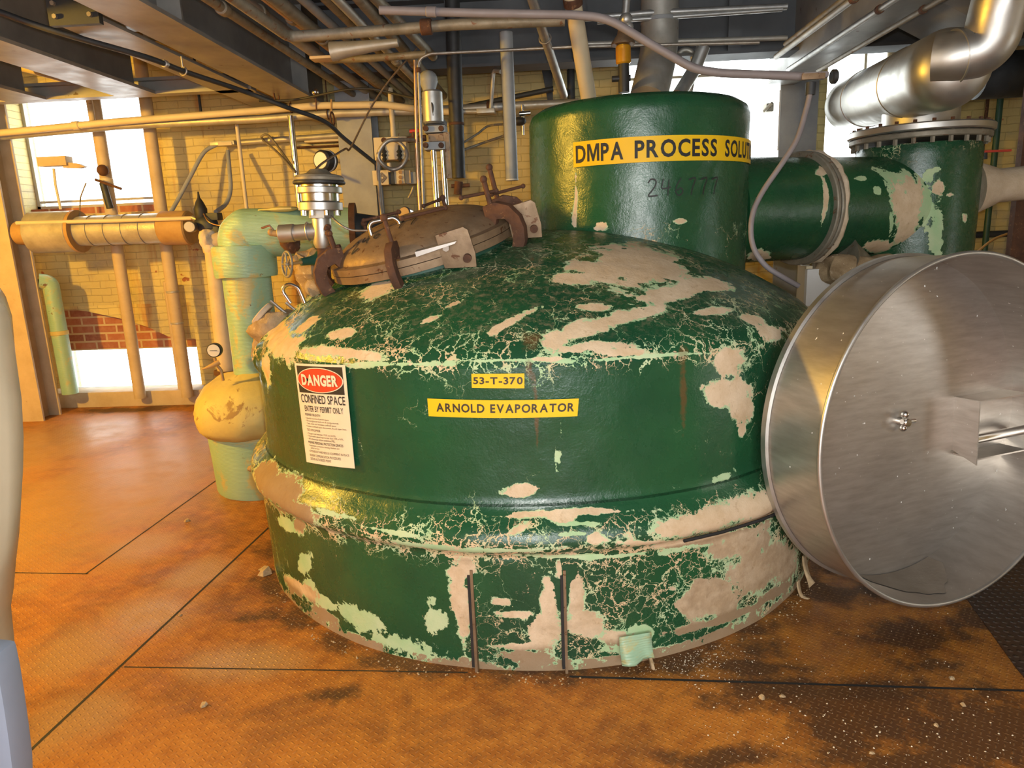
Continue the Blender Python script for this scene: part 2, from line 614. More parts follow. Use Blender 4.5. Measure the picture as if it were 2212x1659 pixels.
def m_peel(name='peeling_green_paint', cell=7.0, crk_gain=1.0):
    """glossy dark green paint over pale green primer over cream insulation; damage is stored on the surface as attributes"""
    t = NT(name)
    co = t.co
    wv = t.n('ShaderNodeTexNoise', 'Color', {'Vector': co, 'Scale': 9.0, 'Detail': 5.0, 'Roughness': .65})
    cw = t.vmath('ADD', co, t.vmath('SCALE', t.vmath('SUBTRACT', wv, (.5, .5, .5)), .16))
    n1 = t.math('SUBTRACT', t.noise(16, 8, .72), .5)
    n2 = t.math('SUBTRACT', t.noise(42, 6, .7, co=t.vmath('ADD', co, (5, 2, 8))), .5)
    n0 = t.math('SUBTRACT', t.noise(6.5, 9, .66, co=t.vmath('ADD', co, (7, 3, 1)), dist=.5), .5)
    nn = t.math('ADD', t.math('ADD', t.math('MULTIPLY', n1, .8), t.math('MULTIPLY', n0, 1.15)), t.math('MULTIPLY', n2, .5))
    crk = t.attr('crack')
    # crack network
    vd = t.n('ShaderNodeTexVoronoi', 'Distance', {'Vector': cw, 'Scale': cell}, feature='DISTANCE_TO_EDGE')
    vd2 = t.n('ShaderNodeTexVoronoi', 'Distance', {'Vector': cw, 'Scale': cell * 2.7}, feature='DISTANCE_TO_EDGE')
    gate = t.math('ADD', crk, t.math('MULTIPLY', t.math('SUBTRACT', t.noise(4.5, 5, .6, co=t.vmath('ADD', co, (1, 9, 3))), .5), 1.5))
    wdt = t.mapr(gate, .28, 1.2, 0.0, .040)
    line = t.math('LESS_THAN', vd, wdt)
    line2 = t.math('LESS_THAN', vd2, t.mapr(gate, .40, 1.2, 0.0, .075))
    lines = t.math('MAXIMUM', line, line2)
    # flakes
    fl = t.math('GREATER_THAN', t.math('ADD', t.noise(26, 9, .78, co=t.vmath('ADD', co, (2, 2, 5))), t.math('MULTIPLY', crk, .16)), .715)
    pk = t.math('ADD', t.attr('peel'), nn)
    cream = t.mapr(pk, .50, .515)
    halo = t.mapr(t.math('ADD', pk, t.math('MULTIPLY', t.math('SUBTRACT', t.noise(11, 4), .5), .5)), .44, .455)
    pl = t.mapr(t.math('ADD', t.attr('pale'), nn), .50, .515)
    pale = t.math('MAXIMUM', t.math('MAXIMUM', pl, halo), t.math('MULTIPLY', lines, 1.0))
    gcol = t.mix(t.mapr(t.noise(2.5, 5), .35, .68), (.016, .085, .032), (.010, .056, .026))
    mott = t.math('MULTIPLY', t.mapr(t.noise(38, 7, .75), .50, .68), t.math('MINIMUM', t.math('MULTIPLY', t.attr('dust'), 1.0), 1.0))
    gcol = t.mix(t.math('MULTIPLY', mott, .75), gcol, (.23, .19, .115))
    pcol = t.mix(t.mapr(t.noise(8, 5), .35, .65), (.34, .52, .27), (.48, .58, .34))
    lc = t.mix(t.mapr(t.noise(7, 3, co=t.vmath('ADD', co, (4, 4, 4))), .42, .58), pcol, (.62, .46, .27))
    pcol = t.mix(t.math('MULTIPLY', lines, t.math('SUBTRACT', 1.0, pl)), pcol, lc)
    ccol = t.mix(t.mapr(t.noise(9, 6, .65), .35, .68), (.70, .545, .37), (.55, .39, .23))
    ccol = t.mix(t.math('MULTIPLY', t.mapr(t.noise(30, 6, .7), .58, .72), .6), ccol, (.36, .22, .10))
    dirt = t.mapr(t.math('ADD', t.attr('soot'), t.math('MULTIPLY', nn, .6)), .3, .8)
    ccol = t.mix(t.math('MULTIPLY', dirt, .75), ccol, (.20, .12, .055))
    col = t.mix(pale, gcol, pcol)
    cr = t.math('MAXIMUM', cream, t.math('MULTIPLY', fl, t.math('GREATER_THAN', crk, .18)))
    col = t.mix(cr, col, ccol)
    ru = t.mapr(t.math('ADD', t.attr('rust'), t.math('MULTIPLY', n2, .8)), .50, .75)
    col = t.mix(t.math('MULTIPLY', ru, .5), col, (.17, .06, .02))
    bare = t.math('MAXIMUM', pale, cr)
    rg = t.math('ADD', t.math('ADD', .20, t.math('MULTIPLY', bare, .55)), t.math('MULTIPLY', mott, .35))
    rg = t.math('ADD', rg, t.mapr(t.noise(12, 5), .3, .7, 0, .14), clamp=True)
    hgt = t.math('ADD', t.math('MULTIPLY', bare, -.9), t.math('MULTIPLY', t.noise(20, 6, .6), 1.0))
    hgt = t.math('ADD', hgt, t.math('MULTIPLY', t.noise(130, 3, .6), .35))
    hgt = t.math('ADD', hgt, t.math('MULTIPLY', t.math('MULTIPLY', cr, t.noise(70, 5, .7)), .5))
    return t.out(col, rg, 0, t.bump(hgt, .42, .006))


M['peel'] = m_peel()
M['peelduct'] = m_peel('peeling_green_duct_paint', 6.0)


def m_pan():
    t = NT('worn_stainless_pan')
    st = t.noise(9, 6, .6, co=t.scale((1, 1, 6)))
    col = t.mix(t.mapr(st, .35, .7), (.60, .56, .51), (.48, .44, .39))
    sp = t.mapr(t.noise(62, 2, .5), .735, .75)
    col = t.mix(sp, col, (.8, .78, .72))
    rg = t.mapr(t.noise(3, 4), .3, .7, .32, .44)
    rg = t.math('ADD', rg, t.math('MULTIPLY', sp, .4))
    met = t.math('SUBTRACT', .86, sp, clamp=True)
    return t.out(col, rg, met, t.bump(t.noise(7, 3), .05, .01))


M['pan'] = m_pan()


def m_glass():
    m = bpy.data.materials.new('window_glass')
    m.use_nodes = True
    t = m.node_tree
    t.nodes.clear()
    a = t.nodes.new('ShaderNodeBsdfTransparent')
    a.inputs[0].default_value = (.96, .98, .97, 1)
    b = t.nodes.new('ShaderNodeBsdfGlossy')
    b.inputs['Roughness'].default_value = .05
    x = t.nodes.new('ShaderNodeMixShader')
    x.inputs[0].default_value = .06
    o = t.nodes.new('ShaderNodeOutputMaterial')
    t.links.new(a.outputs[0], x.inputs[1])
    t.links.new(b.outputs[0], x.inputs[2])
    t.links.new(x.outputs[0], o.inputs[0])
    return m


M['glass'] = m_glass()
M['amber'] = simple('amber_glass', (.75, .36, .02), (.6, .25, .01), 12, .12, 0, Transmission_Weight=.35)
M['film'] = simple('cloudy_plastic_film', (.68, .59, .42), (.60, .52, .37), 2.2, .25, 0, .3, Transmission_Weight=.2)


# ================================================================ SETTING
WY = 6.75            # inner face of the brick wall at the back
CZ = 3.36            # ceiling


def wall_with_holes(x0, x1, z0, z1, y0, y1, holes):
    xs = sorted({x0, x1} | {h[0] for h in holes} | {h[1] for h in holes})
    zs = sorted({z0, z1} | {h[2] for h in holes} | {h[3] for h in holes})
    mb = MB()
    for i in range(len(xs) - 1):
        run = None
        for j in range(len(zs) - 1):
            cx, cz = (xs[i] + xs[i + 1]) / 2, (zs[j] + zs[j + 1]) / 2
            hole = any(h[0] < cx < h[1] and h[2] < cz < h[3] for h in holes)
            if not hole:
                if run is None:
                    run = zs[j]
                if j == len(zs) - 2:
                    mb.bx((xs[i], y0, run), (xs[i + 1], y1, zs[j + 1]))
            elif run is not None:
                mb.bx((xs[i], y0, run), (xs[i + 1], y1, zs[j]))
                run = None
            if hole:
                run = None
    return mb


WIN_UP = (-5.05, -3.74, 1.86, 2.98)
WIN_LOW = (-5.0, -3.52, 0.09, 0.98)
WIN_MID = (0.70, 2.30, 1.75, 3.22)
WIN_R = (2.52, 3.36, 1.75, 3.22)
struct('wall_back', wall_with_holes(-6.2, 5.6, 0, CZ, WY, WY + .32, [WIN_UP, WIN_LOW, WIN_MID, WIN_R]), M['brick'], smooth=False)

# brick arch over the low window: flush spandrel above, recessed red infill below
arc = [P(px, py, WY) for px, py in ((60, 668), (115, 666), (130, 667), (185, 672), (260, 688), (318, 706), (364, 727))]
ax_ = [(-5.0, arc[0][2])] + [(a[0], a[2]) for a in arc[2:]] + [(-3.52, arc[-1][2] - .03)]
sp = MB()
sp.prism([(p[0], p[1]) for p in ax_] + [(-3.52, .98), (-5.0, .98)], (0, WY + .12, 0), (1, 0, 0), (0, 0, 1), (0, 1, 0), .24)
struct('wall_back', sp, M['brick'], smooth=False)
zwt = P(250, 757, WY)[2]
inf = MB().bx((-5.0, WY + .10, zwt), (-3.52, WY + .26, .99))
struct('trim_1', inf, M['redbrick'], smooth=False)
inf = MB().bx((-5.05, WY + .10, 1.78), (-3.74, WY + .26, 1.93))
struct('trim_2', inf, M['redbrick'], smooth=False)


def window(name, hole, bars_x=(), bars_z=(), fr=.04):
    x0, x1, z0, z1 = hole
    y = WY + .2
    w = MB()
    w.bx((x0, y, z0), (x0 + fr, y + .05, z1)).bx((x1 - fr, y, z0), (x1, y + .05, z1)).bx((x0, y, z0), (x1, y + .05, z0 + fr)).bx((x0, y, z1 - fr), (x1, y + .05, z1))
    for b in bars_x:
        w.bx((b - .011, y + .01, z0), (b + .011, y + .04, z1))
    for b in bars_z:
        w.bx((x0, y + .01, b - .011), (x1, y + .04, b + .011))
    o = struct(name, w, M['window'], smooth=False)
    MB().bx((x0, y + .022, z0), (x1, y + .028, z1)).build('pane', M['glass'], o, smooth=False)
    return o


window('window_1', (-5.05, -3.74, 1.93, 2.98), (), (2.0,), .03)
window('window_2', (-5.0, -3.52, .09, zwt), (-3.6,), (), .02)
window('window_3', WIN_MID, (), (2.87,), .035)
window('window_4', WIN_R, (2.93,), (), .04)

struct('wall_left', MB().bx((-6.4, -3.4, 0), (-6.2, 7.07, CZ)), M['brick'], smooth=False)
struct('wall_right', MB().bx((5.6, -3.4, 0), (5.8, 1.78, CZ)).bx((5.6, 2.22, 0), (5.8, 7.07, CZ)).bx((5.6, 1.78, 1.9), (5.8, 2.22, CZ)).bx((5.6, 1.78, 0), (5.8, 2.22, .5)), M['brick'], smooth=False)  # slot added out of view so the steel cover reflects daylight
struct('wall_front', wall_with_holes(-6.4, 5.8, 0, CZ, -3.6, -3.4, [(-2.1, 2.5, .6, 3.2)]), M['brick'], smooth=False)  # opening added behind the camera to let in fill light
struct('ceiling', MB().bx((-6.4, -3.6, CZ), (5.8, 7.07, CZ + .15)), M['ceil'], smooth=False)

# floor: tread plates, with stains, worn patches and painted light and shade stored on a grid
gx, gy = np.meshgrid(np.arange(-6.4, 5.81, .05), np.arange(-3.6, 7.08, .05))
fv = np.stack([gx.ravel(), gy.ravel(), np.zeros(gx.size)], 1)
nx, ny = gx.shape[1], gx.shape[0]
ff = [(j * nx + i, j * nx + i + 1, (j + 1) * nx + i + 1, (j + 1) * nx + i) for j in range(ny - 1) for i in range(nx - 1)]
TC = np.array([-.09, 3.62])


def floor_blob(lst):
    out = np.zeros(len(fv))
    for px, py, rx, ry in lst:
        c = PF(px, py)
        ax = abs(PF(px + rx, py) - c)[0] + .02
        ay = np.linalg.norm((PF(px, py - ry) - PF(px, py + ry))) / 2 + .02
        d = np.sqrt(((fv[:, 0] - c[0]) / ax) ** 2 + ((fv[:, 1] - c[1]) / ay) ** 2)
        out = np.maximum(out, 1 - .5 * d)
    return out


stain = floor_blob([(1700, 1500, 260, 22), (1900, 1520, 260, 50), (1640, 1440, 170, 18), (1830, 1570, 130, 55), (1450, 1420, 120, 22),
                    (2080, 1600, 160, 50), (2000, 1440, 60, 18), (1890, 1270, 90, 14), (1210, 1440, 190, 14), (860, 1420, 90, 14), (1550, 1640, 120, 18), (2130, 1500, 90, 30),
                    (240, 885, 60, 6), (335, 880, 50, 6), (2120, 1330, 60, 30), (1980, 1380, 120, 30), (1780, 1280, 120, 24), (2150, 1560, 160, 60), (1640, 1400, 80, 16), (1960, 1640, 260, 30), (560, 1330, 60, 10), (720, 1500, 60, 12)])  # right-hand blobs also paint in the cover's shadow and flash falloff
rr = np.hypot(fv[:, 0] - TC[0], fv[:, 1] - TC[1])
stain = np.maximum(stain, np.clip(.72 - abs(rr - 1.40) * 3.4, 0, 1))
lit_wear = floor_blob([(230, 1060, 260, 130), (120, 960, 160, 60), (320, 1330, 90, 45), (430, 1240, 60, 30), (180, 1400, 100, 50), (420, 1010, 50, 40), (300, 1180, 80, 30), (160, 1560, 90, 50), (520, 1430, 120, 30)])  # worn patches plus tan painted in for sodium light and shine
fm = MB()
fm.v, fm.f = fv.tolist(), ff
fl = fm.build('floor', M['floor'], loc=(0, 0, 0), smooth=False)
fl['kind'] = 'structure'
for nm, arr in (('stain', stain), ('lit_wear', lit_wear)):
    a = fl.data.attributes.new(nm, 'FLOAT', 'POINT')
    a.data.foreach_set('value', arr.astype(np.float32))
# slab under the plates
struct('floor', MB().bx((-6.4, -3.6, -.12), (5.8, 7.07, -.01)), M['dark'], smooth=False)
# open joints between the plates
gp = MB()
for a, b, w in (((40, 1645), (580, 1140), .010), ((185, 1240), (520, 1000), .008), ((268, 1441), (1010, 1453), .006), ((1230, 1462), (2230, 1493), .011), ((10, 1237), (190, 1240), .007)):
    p, q = PF(*a), PF(*b)
    d = un(q - p)
    n = np.array([-d[1], d[0], 0]) * w / 2
    gp.add([p - n + (0, 0, .0012), p + n + (0, 0, .0012), q + n + (0, 0, .0012), q - n + (0, 0, .0012)], [(3, 2, 1, 0)])
gp.build('plate_joint', M['ink'], fl, smooth=False)
# darker studded plate at the right
e0, e1, e2 = PF(2080, 1283), PF(2192, 1440), PF(2250, 1510)
pl = MB()
q = [(e2[0], e2[1] - .5), (e2[0], e2[1]), (e1[0], e1[1]), (e0[0], e0[1]), (e0[0] + .35, e0[1] + .9), (5.5, 4.6), (5.5, 1.0)]
pl.prism([(p[0], p[1]) for p in q], (0, 0, .002), (1, 0, 0), (0, 1, 0), (0, 0, 1), .004)
struct('floor', pl, M['floor2'], smooth=False)

# steel curb under the windows
cb = MB().bx((P(105, 860, 6.6)[0], 6.5, 0), (-2.2, WY, P(270, 846, 6.5)[2]))
struct('baseboard_back', cb, M['tan'], bevel=.01)


# ---------------------------------------------------------------- roof steel
def ibeam(name, label, x0, x1, y0, y1, zb, zt, mat, along='y', tf=.022, tw=.014, stiff=()):
    r = thing(name, ((x0 + x1) / 2, (y0 + y1) / 2, zb), label, 'beam', 'steel beams under the ceiling')
    a = MB().bx((x0, y0, zb), (x1, y1, zb + tf))
    a.build('bottom_flange', mat, r, smooth=False)
    MB().bx((x0, y0, zt - tf), (x1, y1, zt)).build('top_flange', mat, r, smooth=False)
    m = MB()
    if along == 'y':
        c = (x0 + x1) / 2
        m.bx((c - tw / 2, y0, zb + tf), (c + tw / 2, y1, zt - tf))
    else:
        c = (y0 + y1) / 2
        m.bx((x0, c - tw / 2, zb + tf), (x1, c + tw / 2, zt - tf))
    m.build('web', mat, r, smooth=False)
    for s in stiff:
        k = MB()
        if along == 'y':
            k.bx(((x0 + x1) / 2, s - .008, zb + tf), (x1 - .01, s + .008, zt - tf))
        else:
            k.bx((s - .05, y0 + .005, zb + tf), (s + .05, y0 + .02, zt - tf))
        k.build('stiffener', mat, r, smooth=False)
    return r


bA = ibeam('steel_beam', 'deep grey steel beam, first beam left of the conduit bundle', -2.14, -1.86, -3.3, 6.7, 2.66, CZ, M['beam'], stiff=(3.9, 5.9))
bC = ibeam('steel_beam', 'grey steel beam ending in a bolted plate above the left window', -3.24, -2.92, -3.3, 5.5, 2.66, 3.12, M['beam'])
bD = ibeam('steel_beam', 'orange-lit steel beam in the top left corner of the photo', -4.1, -3.78, -3.3, 5.5, 2.66, 3.12, M['beam'])
ibeam('steel_beam', 'steel beam with pipes strapped along it above the stainless duct', 1.88, 2.12, -3.3, 6.7, 2.66, CZ, M['beam'])
ibeam('steel_beam', 'big dark girder crossing the room behind the green vessel', -1.8, 5.5, 5.95, 6.2, 2.83, CZ, M['ceil'], 'x', stiff=(-.7, .3, 1.5))
ibeam('steel_beam', 'cross beam carrying the ends of the left beams over the window', -5.6, -2.18, 5.5, 5.6, 2.66, 2.78, M['beam'], 'x')
st = thing('slotted_channel', (-2.33, 5, 2.66), 'narrow pale steel channel beside the deep grey beam, cut end toward camera', 'channel')
MB().bx((-2.46, 3.74, 2.66), (-2.2, 6.7, 2.68)).build('web', M['beam'], st, smooth=False)
MB().bx((-2.46, 3.74, 2.68), (-2.44, 6.7, 2.8)).build('flange', M['beam'], st, smooth=False)
mbp = MB().bx((-2.46, 3.70, 2.64), (-2.2, 3.735, 2.86))
ep = mbp.build('end_plate', M['dark'], st, smooth=False)
for z in (2.68, 2.74, 2.80):
    for x in (-2.42, -2.24):
        MB().lathe([(.012, 0), (.012, .016)], (x, 3.70, z), (0, -1, 0), 6).build('bolt', M['steelbolt'], ep)

# columns
for nm, x0, x1, y0, y1, lab, mt in (('steel_column', P(735, 350, 6.3)[0], P(808, 350, 6.3)[0], 6.3, 6.58, 'grey steel column against the brick wall behind the boxed valve', 'greyp'),
                                    ('steel_column', -4.90, -4.665, 6.0, 6.25, 'brown steel column at the left end of the window wall', 'tan')):
    r = thing(nm, ((x0 + x1) / 2, (y0 + y1) / 2, 0), lab, 'column', 'steel columns')
    MB().bx((x0, y0, 0), (x1, y0 + .02, CZ)).build('front_flange', M[mt], r, smooth=False)
    MB().bx((x0, y1 - .02, 0), (x1, y1, CZ)).build('rear_flange', M[mt], r, smooth=False)
    MB().bx(((x0 + x1) / 2 - .01, y0 + .02, 0), ((x0 + x1) / 2 + .01, y1 - .02, CZ)).build('web', M[mt], r, smooth=False)
tag(MB().bx((-5.14, 6.05, 0), (-4.925, 6.2, CZ)).build('timber_post', M['tan'], smooth=False, bevel=.01), 'pale flat post left of the brown steel column', 'post')
c0 = P(1683, 330, 6.4)[0]
c1 = P(1764, 330, 6.4)[0]
r = thing('steel_column', ((c0 + c1) / 2, 6.5, 0), 'wide grey column between the two bright windows on the right', 'column', 'steel columns')
MB().bx((c0, 6.42, 0), (c1, 6.44, CZ)).build('front_flange', M['greyp'], r, smooth=False)
MB().bx(((c0 + c1) / 2 - .01, 6.44, 0), ((c0 + c1) / 2 + .01, 6.72, CZ)).build('web', M['greyp'], r, smooth=False)
c0 = P(2194, 450, 5.4)[0]
tag(MB().bx((c0, 5.4, 0), (c0 + .3, 5.46, CZ)).build('steel_column', M['rust'], smooth=False), 'dark brown column at the right edge of the photo', 'column', 'steel columns')

# ================================================================ THE GREEN EVAPORATOR
PROF = [(0, 1.55), (.3, 1.537), (.6, 1.487), (.85, 1.41), (1.05, 1.325), (1.2, 1.245), (1.29, 1.185), (1.335, 1.145), (1.352, 1.105), (1.352, .66), (1.362, .625), (1.39, .59), (1.425, .555), (1.44, .515), (1.435, .485), (1.41, .465), (1.402, .44), (1.398, .3), (1.385, .0)]
CREAM= [(0.36,2.92,1.42,4.83,-3.79,-0.7,-4.12),(0.23,2.75,1.38,8.48,-3.65,-1.39,-11.21),(0.48,2.85,1.36,8.42,-8.09,-1.61,-10.5),(0.14,2.79,1.4,13.1,-4.17,-1.7,-15.06),(0.1,2.69,1.37,11.1,-2.58,-2.3,-21.47),(0.53,2.73,1.31,4.64,-3.36,2.16,-18.12),(0.65,2.83,1.31,7.88,-10.06,-2.69,-17.3),(0.27,2.47,1.24,6.54,-1.28,5.81,-25.14),(0.17,2.5,1.27,14.6,-3.97,-3.8,-37.65),(0.18,2.42,1.22,9.44,0.1,11.98,-27.51),(0.02,2.34,1.19,23.65,-2.34,-1.42,-22.16),(0.09,2.38,1.21,14.39,2.12,14.75,-26.51),(-0.13,2.42,1.24,10.08,3.64,38.02,-46.96),(-0.18,2.38,1.22,19.4,9.22,49.96,-55.99),(0.61,2.62,1.23,10.14,-8.28,-2.23,-48.84),(0.78,2.67,1.19,10.69,-16.59,-12.97,-31.79),(0.84,2.66,1.14,10.44,-6.63,-3.91,-30.21),(0.13,2.32,1.16,7.03,-0.87,0.77,-50.88),(0.23,2.32,1.14,12.28,-2.68,-4.96,-63.36),(-0.01,2.28,1.13,21.73,-1.05,-4.29,-106.11),(-0.69,2.79,1.34,8.06,10.08,7.41,-9.81),(-0.78,2.55,1.2,13.62,14.56,10.97,-35.82),(-0.75,2.46,1.15,5.15,3.01,-0.35,-61.05),(-0.42,2.48,1.25,20.52,12.77,38.05,-51.77),(-0.34,2.55,1.3,20.18,11.6,57.56,-58.52),(-1.07,2.72,1.14,7.61,9.39,2.12,-19.17),(-1.18,2.93,1.19,4.17,16.01,1.46,-9.77),(-1.19,2.83,1.03,16.26,-7.35,1.76,-12.5),(-0.97,2.74,1.22,5.94,17.27,17.35,-6.4),(-0.99,2.66,1.16,5.9,11.76,22.46,-46.23),(0.65,2.49,1.06,11.23,0.46,-2.72,-21.2),(0.63,2.48,0.96,8.95,0.35,-3.44,-23.41),(0.7,2.52,0.88,17.77,0.86,-3.5,-20.33),(0.59,2.45,0.93,20.79,0.67,-7.22,-49.0),(0.7,2.52,0.8,48.86,2.33,-6.66,-35.15),(-0.1,2.27,0.68,20.93,-0.73,-0.94,-59.26),(-0.12,2.27,0.66,20.86,-0.5,-0.94,-103.94),(-1.14,2.66,0.55,5.39,-4.26,-0.13,-12.88),(-1.04,2.54,0.52,6.22,-4.91,-1.08,-23.89),(-1.02,2.57,0.43,19.46,-5.02,5.85,-20.65),(-1.25,2.82,0.57,8.93,-0.8,0.88,-17.4),(0.6,2.36,0.53,3.16,-0.04,-1.05,-25.87),(0.76,2.46,0.53,5.28,0.17,-0.87,-16.6),(0.41,2.28,0.53,11.18,0.07,-0.1,-31.97),(0.08,2.25,0.6,4.81,-0.34,-1.33,-88.51),(0.02,2.23,0.59,21.07,-1.76,-3.08,-61.18),(0.61,2.41,0.43,3.22,0.84,-5.48,-52.98),(0.3,2.24,0.49,9.76,0.72,-14.01,-89.06),(0.14,2.2,0.52,31.35,-2.98,-4.53,-54.37),(-0.12,2.2,0.56,19.98,7.3,26.82,-71.32),(0.59,2.41,0.18,7.49,2.61,-0.77,-12.17),(0.75,2.51,0.24,7.49,4.76,-0.03,-9.72),(0.51,2.36,0.17,19.34,1.04,-5.51,-20.76),(0.92,2.66,0.2,8.66,7.94,-0.76,-8.64),(0.69,2.46,0.37,6.96,2.75,-1.65,-20.03),(-0.35,2.25,0.32,36.39,-2.45,0.73,-7.78),(-0.33,2.25,0.22,48.48,-3.29,0.72,-7.57),(-0.31,2.24,0.41,29.84,-1.86,1.77,-25.42),(-0.03,2.22,0.28,34.36,-0.87,-0.32,-9.08),(-0.05,2.23,0.16,17.46,-0.49,-0.33,-13.31),(0.01,2.22,0.4,78.12,-1.69,-0.95,-18.85),(0.07,2.23,0.29,43.82,-0.51,-0.77,-9.94),(0.1,2.24,0.18,13.39,-0.11,-1.99,-21.4),(0.21,2.26,0.12,19.34,0.14,-4.31,-29.31),(-0.15,2.23,0.23,12.23,-0.51,1.28,-77.14),(-0.19,2.23,0.28,30.52,-1.44,2.08,-68.15),(-0.14,2.23,0.1,12.1,-0.48,1.06,-65.84),(-1.1,2.67,0.1,7.13,-8.64,0.81,-22.24),(-0.94,2.52,0.06,12.03,-10.0,-0.72,-37.24),(0.47,2.34,0.19,22.77,1.08,-8.11,-32.75),(0.42,2.32,0.27,52.57,2.07,-19.38,-89.41),(-0.12,2.23,0.06,10.05,-0.37,0.69,-65.23),(0.63,2.43,0.08,3.15,1.3,-3.17,-58.45),(0.9,2.65,0.07,7.84,6.79,-4.17,-38.73)]
PALE= [(-0.78,2.41,0.12,7.4,-5.06,-2.75,-18.32),(-0.56,2.32,0.04,6.09,-2.26,-1.28,-19.47),(-0.93,2.51,0.12,12.12,-10.13,-1.48,-31.5),(-1.02,2.58,0.26,17.07,-4.71,6.62,-19.93),(-1.01,2.58,0.17,22.7,-6.17,16.85,-47.21),(-0.44,2.27,0.18,22.98,-1.97,2.95,-20.14),(-0.45,2.27,0.26,39.34,-3.47,5.36,-37.96),(0.02,2.27,0.8,90.56,-2.19,-0.66,-13.43),(0.03,2.27,0.88,127.61,-2.99,-1.53,-30.73),(0.3,2.29,0.11,14.61,0.3,-3.98,-20.93),(0.24,2.27,0.07,14.21,0.17,-7.28,-43.39),(-0.82,2.39,0.55,8.51,-1.02,0.08,-84.28),(-0.58,2.27,0.53,8.89,-0.59,-1.97,-103.96),(0.5,2.35,0.43,8.49,1.62,-4.8,-54.38),(0.62,2.46,0.64,17.85,4.02,4.94,-73.0),(0.69,2.51,0.65,24.44,-6.89,-10.14,-47.67),(0.43,2.37,0.64,26.24,-4.29,-15.91,-101.32),(0.06,2.2,0.54,21.24,-1.44,-6.32,-109.03),(-0.1,2.28,1.13,3.63,-0.05,-3.5,-127.42),(-0.49,2.33,1.12,3.81,0.52,3.53,-123.35),(0.95,2.7,0.12,10.87,2.29,-6.4,-15.68),(0.33,2.34,1.12,3.87,-0.44,-2.46,-125.41),(0.07,2.22,0.57,10.53,-1.27,-7.87,-120.7),(-0.31,2.2,0.49,2.82,-0.58,0.74,-78.7),(0.16,2.24,0.44,3.03,0.29,-7.57,-92.75),(-1.07,2.62,0.4,7.12,-7.74,0.82,-32.05),(0.27,2.32,0.96,99.6,-0.15,-19.04,-206.07),(0.33,2.34,0.9,95.96,0.38,-22.13,-202.68)]
RUST= [(-0.06,2.33,1.19,24.67,-0.52,-1.1,-22.7),(0.43,3.21,1.47,20.95,-33.45,-1.95,-13.95),(-0.1,2.27,0.97,214.81,-7.59,-0.09,-3.86),(-0.05,2.27,0.94,214.65,-6.6,-0.13,-3.84),(-0.07,2.27,1.1,217.66,-7.25,-0.66,-21.3),(0.46,2.38,0.98,58.71,0.98,-0.72,-6.02),(0.46,2.39,1.12,44.07,-11.43,-3.07,-30.36),(-0.06,2.85,1.43,89.71,-2.64,-5.18,-45.53),(0.67,2.5,0.98,82.72,3.65,-28.64,-194.62)]
UCRE= [(0.15,3.54,1.71,122.25,-2.72,-0.46,-7.61),(0.14,3.55,1.6,59.21,-1.4,-0.91,-22.52),(0.64,3.44,1.56,30.57,0.44,-3.28,-93.53),(0.26,3.47,1.55,28.24,-0.34,-1.66,-45.84)]
DCRE= [(2.15,4.39,1.54,10.41,4.13,-0.18,-5.99),(2.08,4.35,1.64,15.34,-0.3,-0.2,-9.37),(2.18,4.4,1.67,12.33,-1.4,-0.18,-9.15),(1.57,4.14,1.67,60.65,-6.83,-0.14,-7.02),(1.57,4.21,1.81,25.04,-14.66,-0.41,-34.01),(2.04,4.47,1.36,8.9,8.52,-1.3,-16.32),(1.23,4.16,1.35,15.29,11.41,-1.83,-17.36)]
DPAL= [(2.14,4.39,1.72,4.9,-5.98,-4.65,-6.55),(2.23,4.41,1.61,8.3,-3.35,-2.0,-7.21),(2.05,4.39,1.78,6.23,-6.55,-10.09,-17.28),(1.82,4.28,1.77,24.05,-11.35,-1.11,-78.9),(1.92,4.29,1.7,35.58,-8.19,-0.65,-36.16),(2.04,4.35,1.51,55.3,25.47,-0.4,-11.83),(2.36,4.52,1.45,14.38,11.01,-0.21,-4.95),(2.05,4.34,1.67,27.82,-3.45,-0.24,-12.31)]
TCRE= [(2.34,4.44,1.7,32.63,2.8,-1.08,-23.44),(2.53,4.47,1.52,49.86,7.18,-1.06,-36.66),(2.41,4.44,1.66,44.59,4.33,-2.75,-74.78)]
TPAL= [(2.35,4.44,1.42,27.44,2.33,-0.22,-6.06),(2.28,4.45,1.77,41.2,3.24,-1.59,-26.89),(2.32,4.44,1.81,40.12,3.35,-3.39,-63.19),(2.28,4.45,1.59,29.09,2.28,-0.34,-7.37)]

ZS = np.array([p[1] for p in PROF][::-1])
RS = np.array([p[0] for p in PROF][::-1])


def slope_frame(p, c=TC, cyl=False):
    th = math.atan2(p[0] - c[0], -(p[1] - c[1]))
    er = np.array([math.sin(th), -math.cos(th), 0])
    et = np.array([math.cos(th), math.sin(th), 0])
    e = .004
    dr = 0 if cyl else np.interp(p[2] + e, ZS, RS) - np.interp(p[2] - e, ZS, RS)
    return et, un(er * dr + np.array([0, 0, 2 * e]))


def blobs(V, lst, frame):
    out = np.zeros(len(V))
    for b in lst:
        p = np.array(b[:3])
        et, es = frame(p)
        n = np.cross(et, es)
        D = V - p
        a, s, h = D @ et, D @ es, D @ n
        u, w = b[3] * a + b[4] * s, b[5] * a + b[6] * s
        d = np.sqrt(u * u + w * w) + np.clip(abs(h) - .12, 0, 9) * 8
        out = np.maximum(out, 1 - .5 * d)
    return np.clip(out, 0, 1)


def put(o, **k):
    for nm, arr in k.items():
        a = o.data.attributes.new(nm, 'FLOAT', 'POINT')
        a.data.foreach_set('value', np.asarray(arr, np.float32))


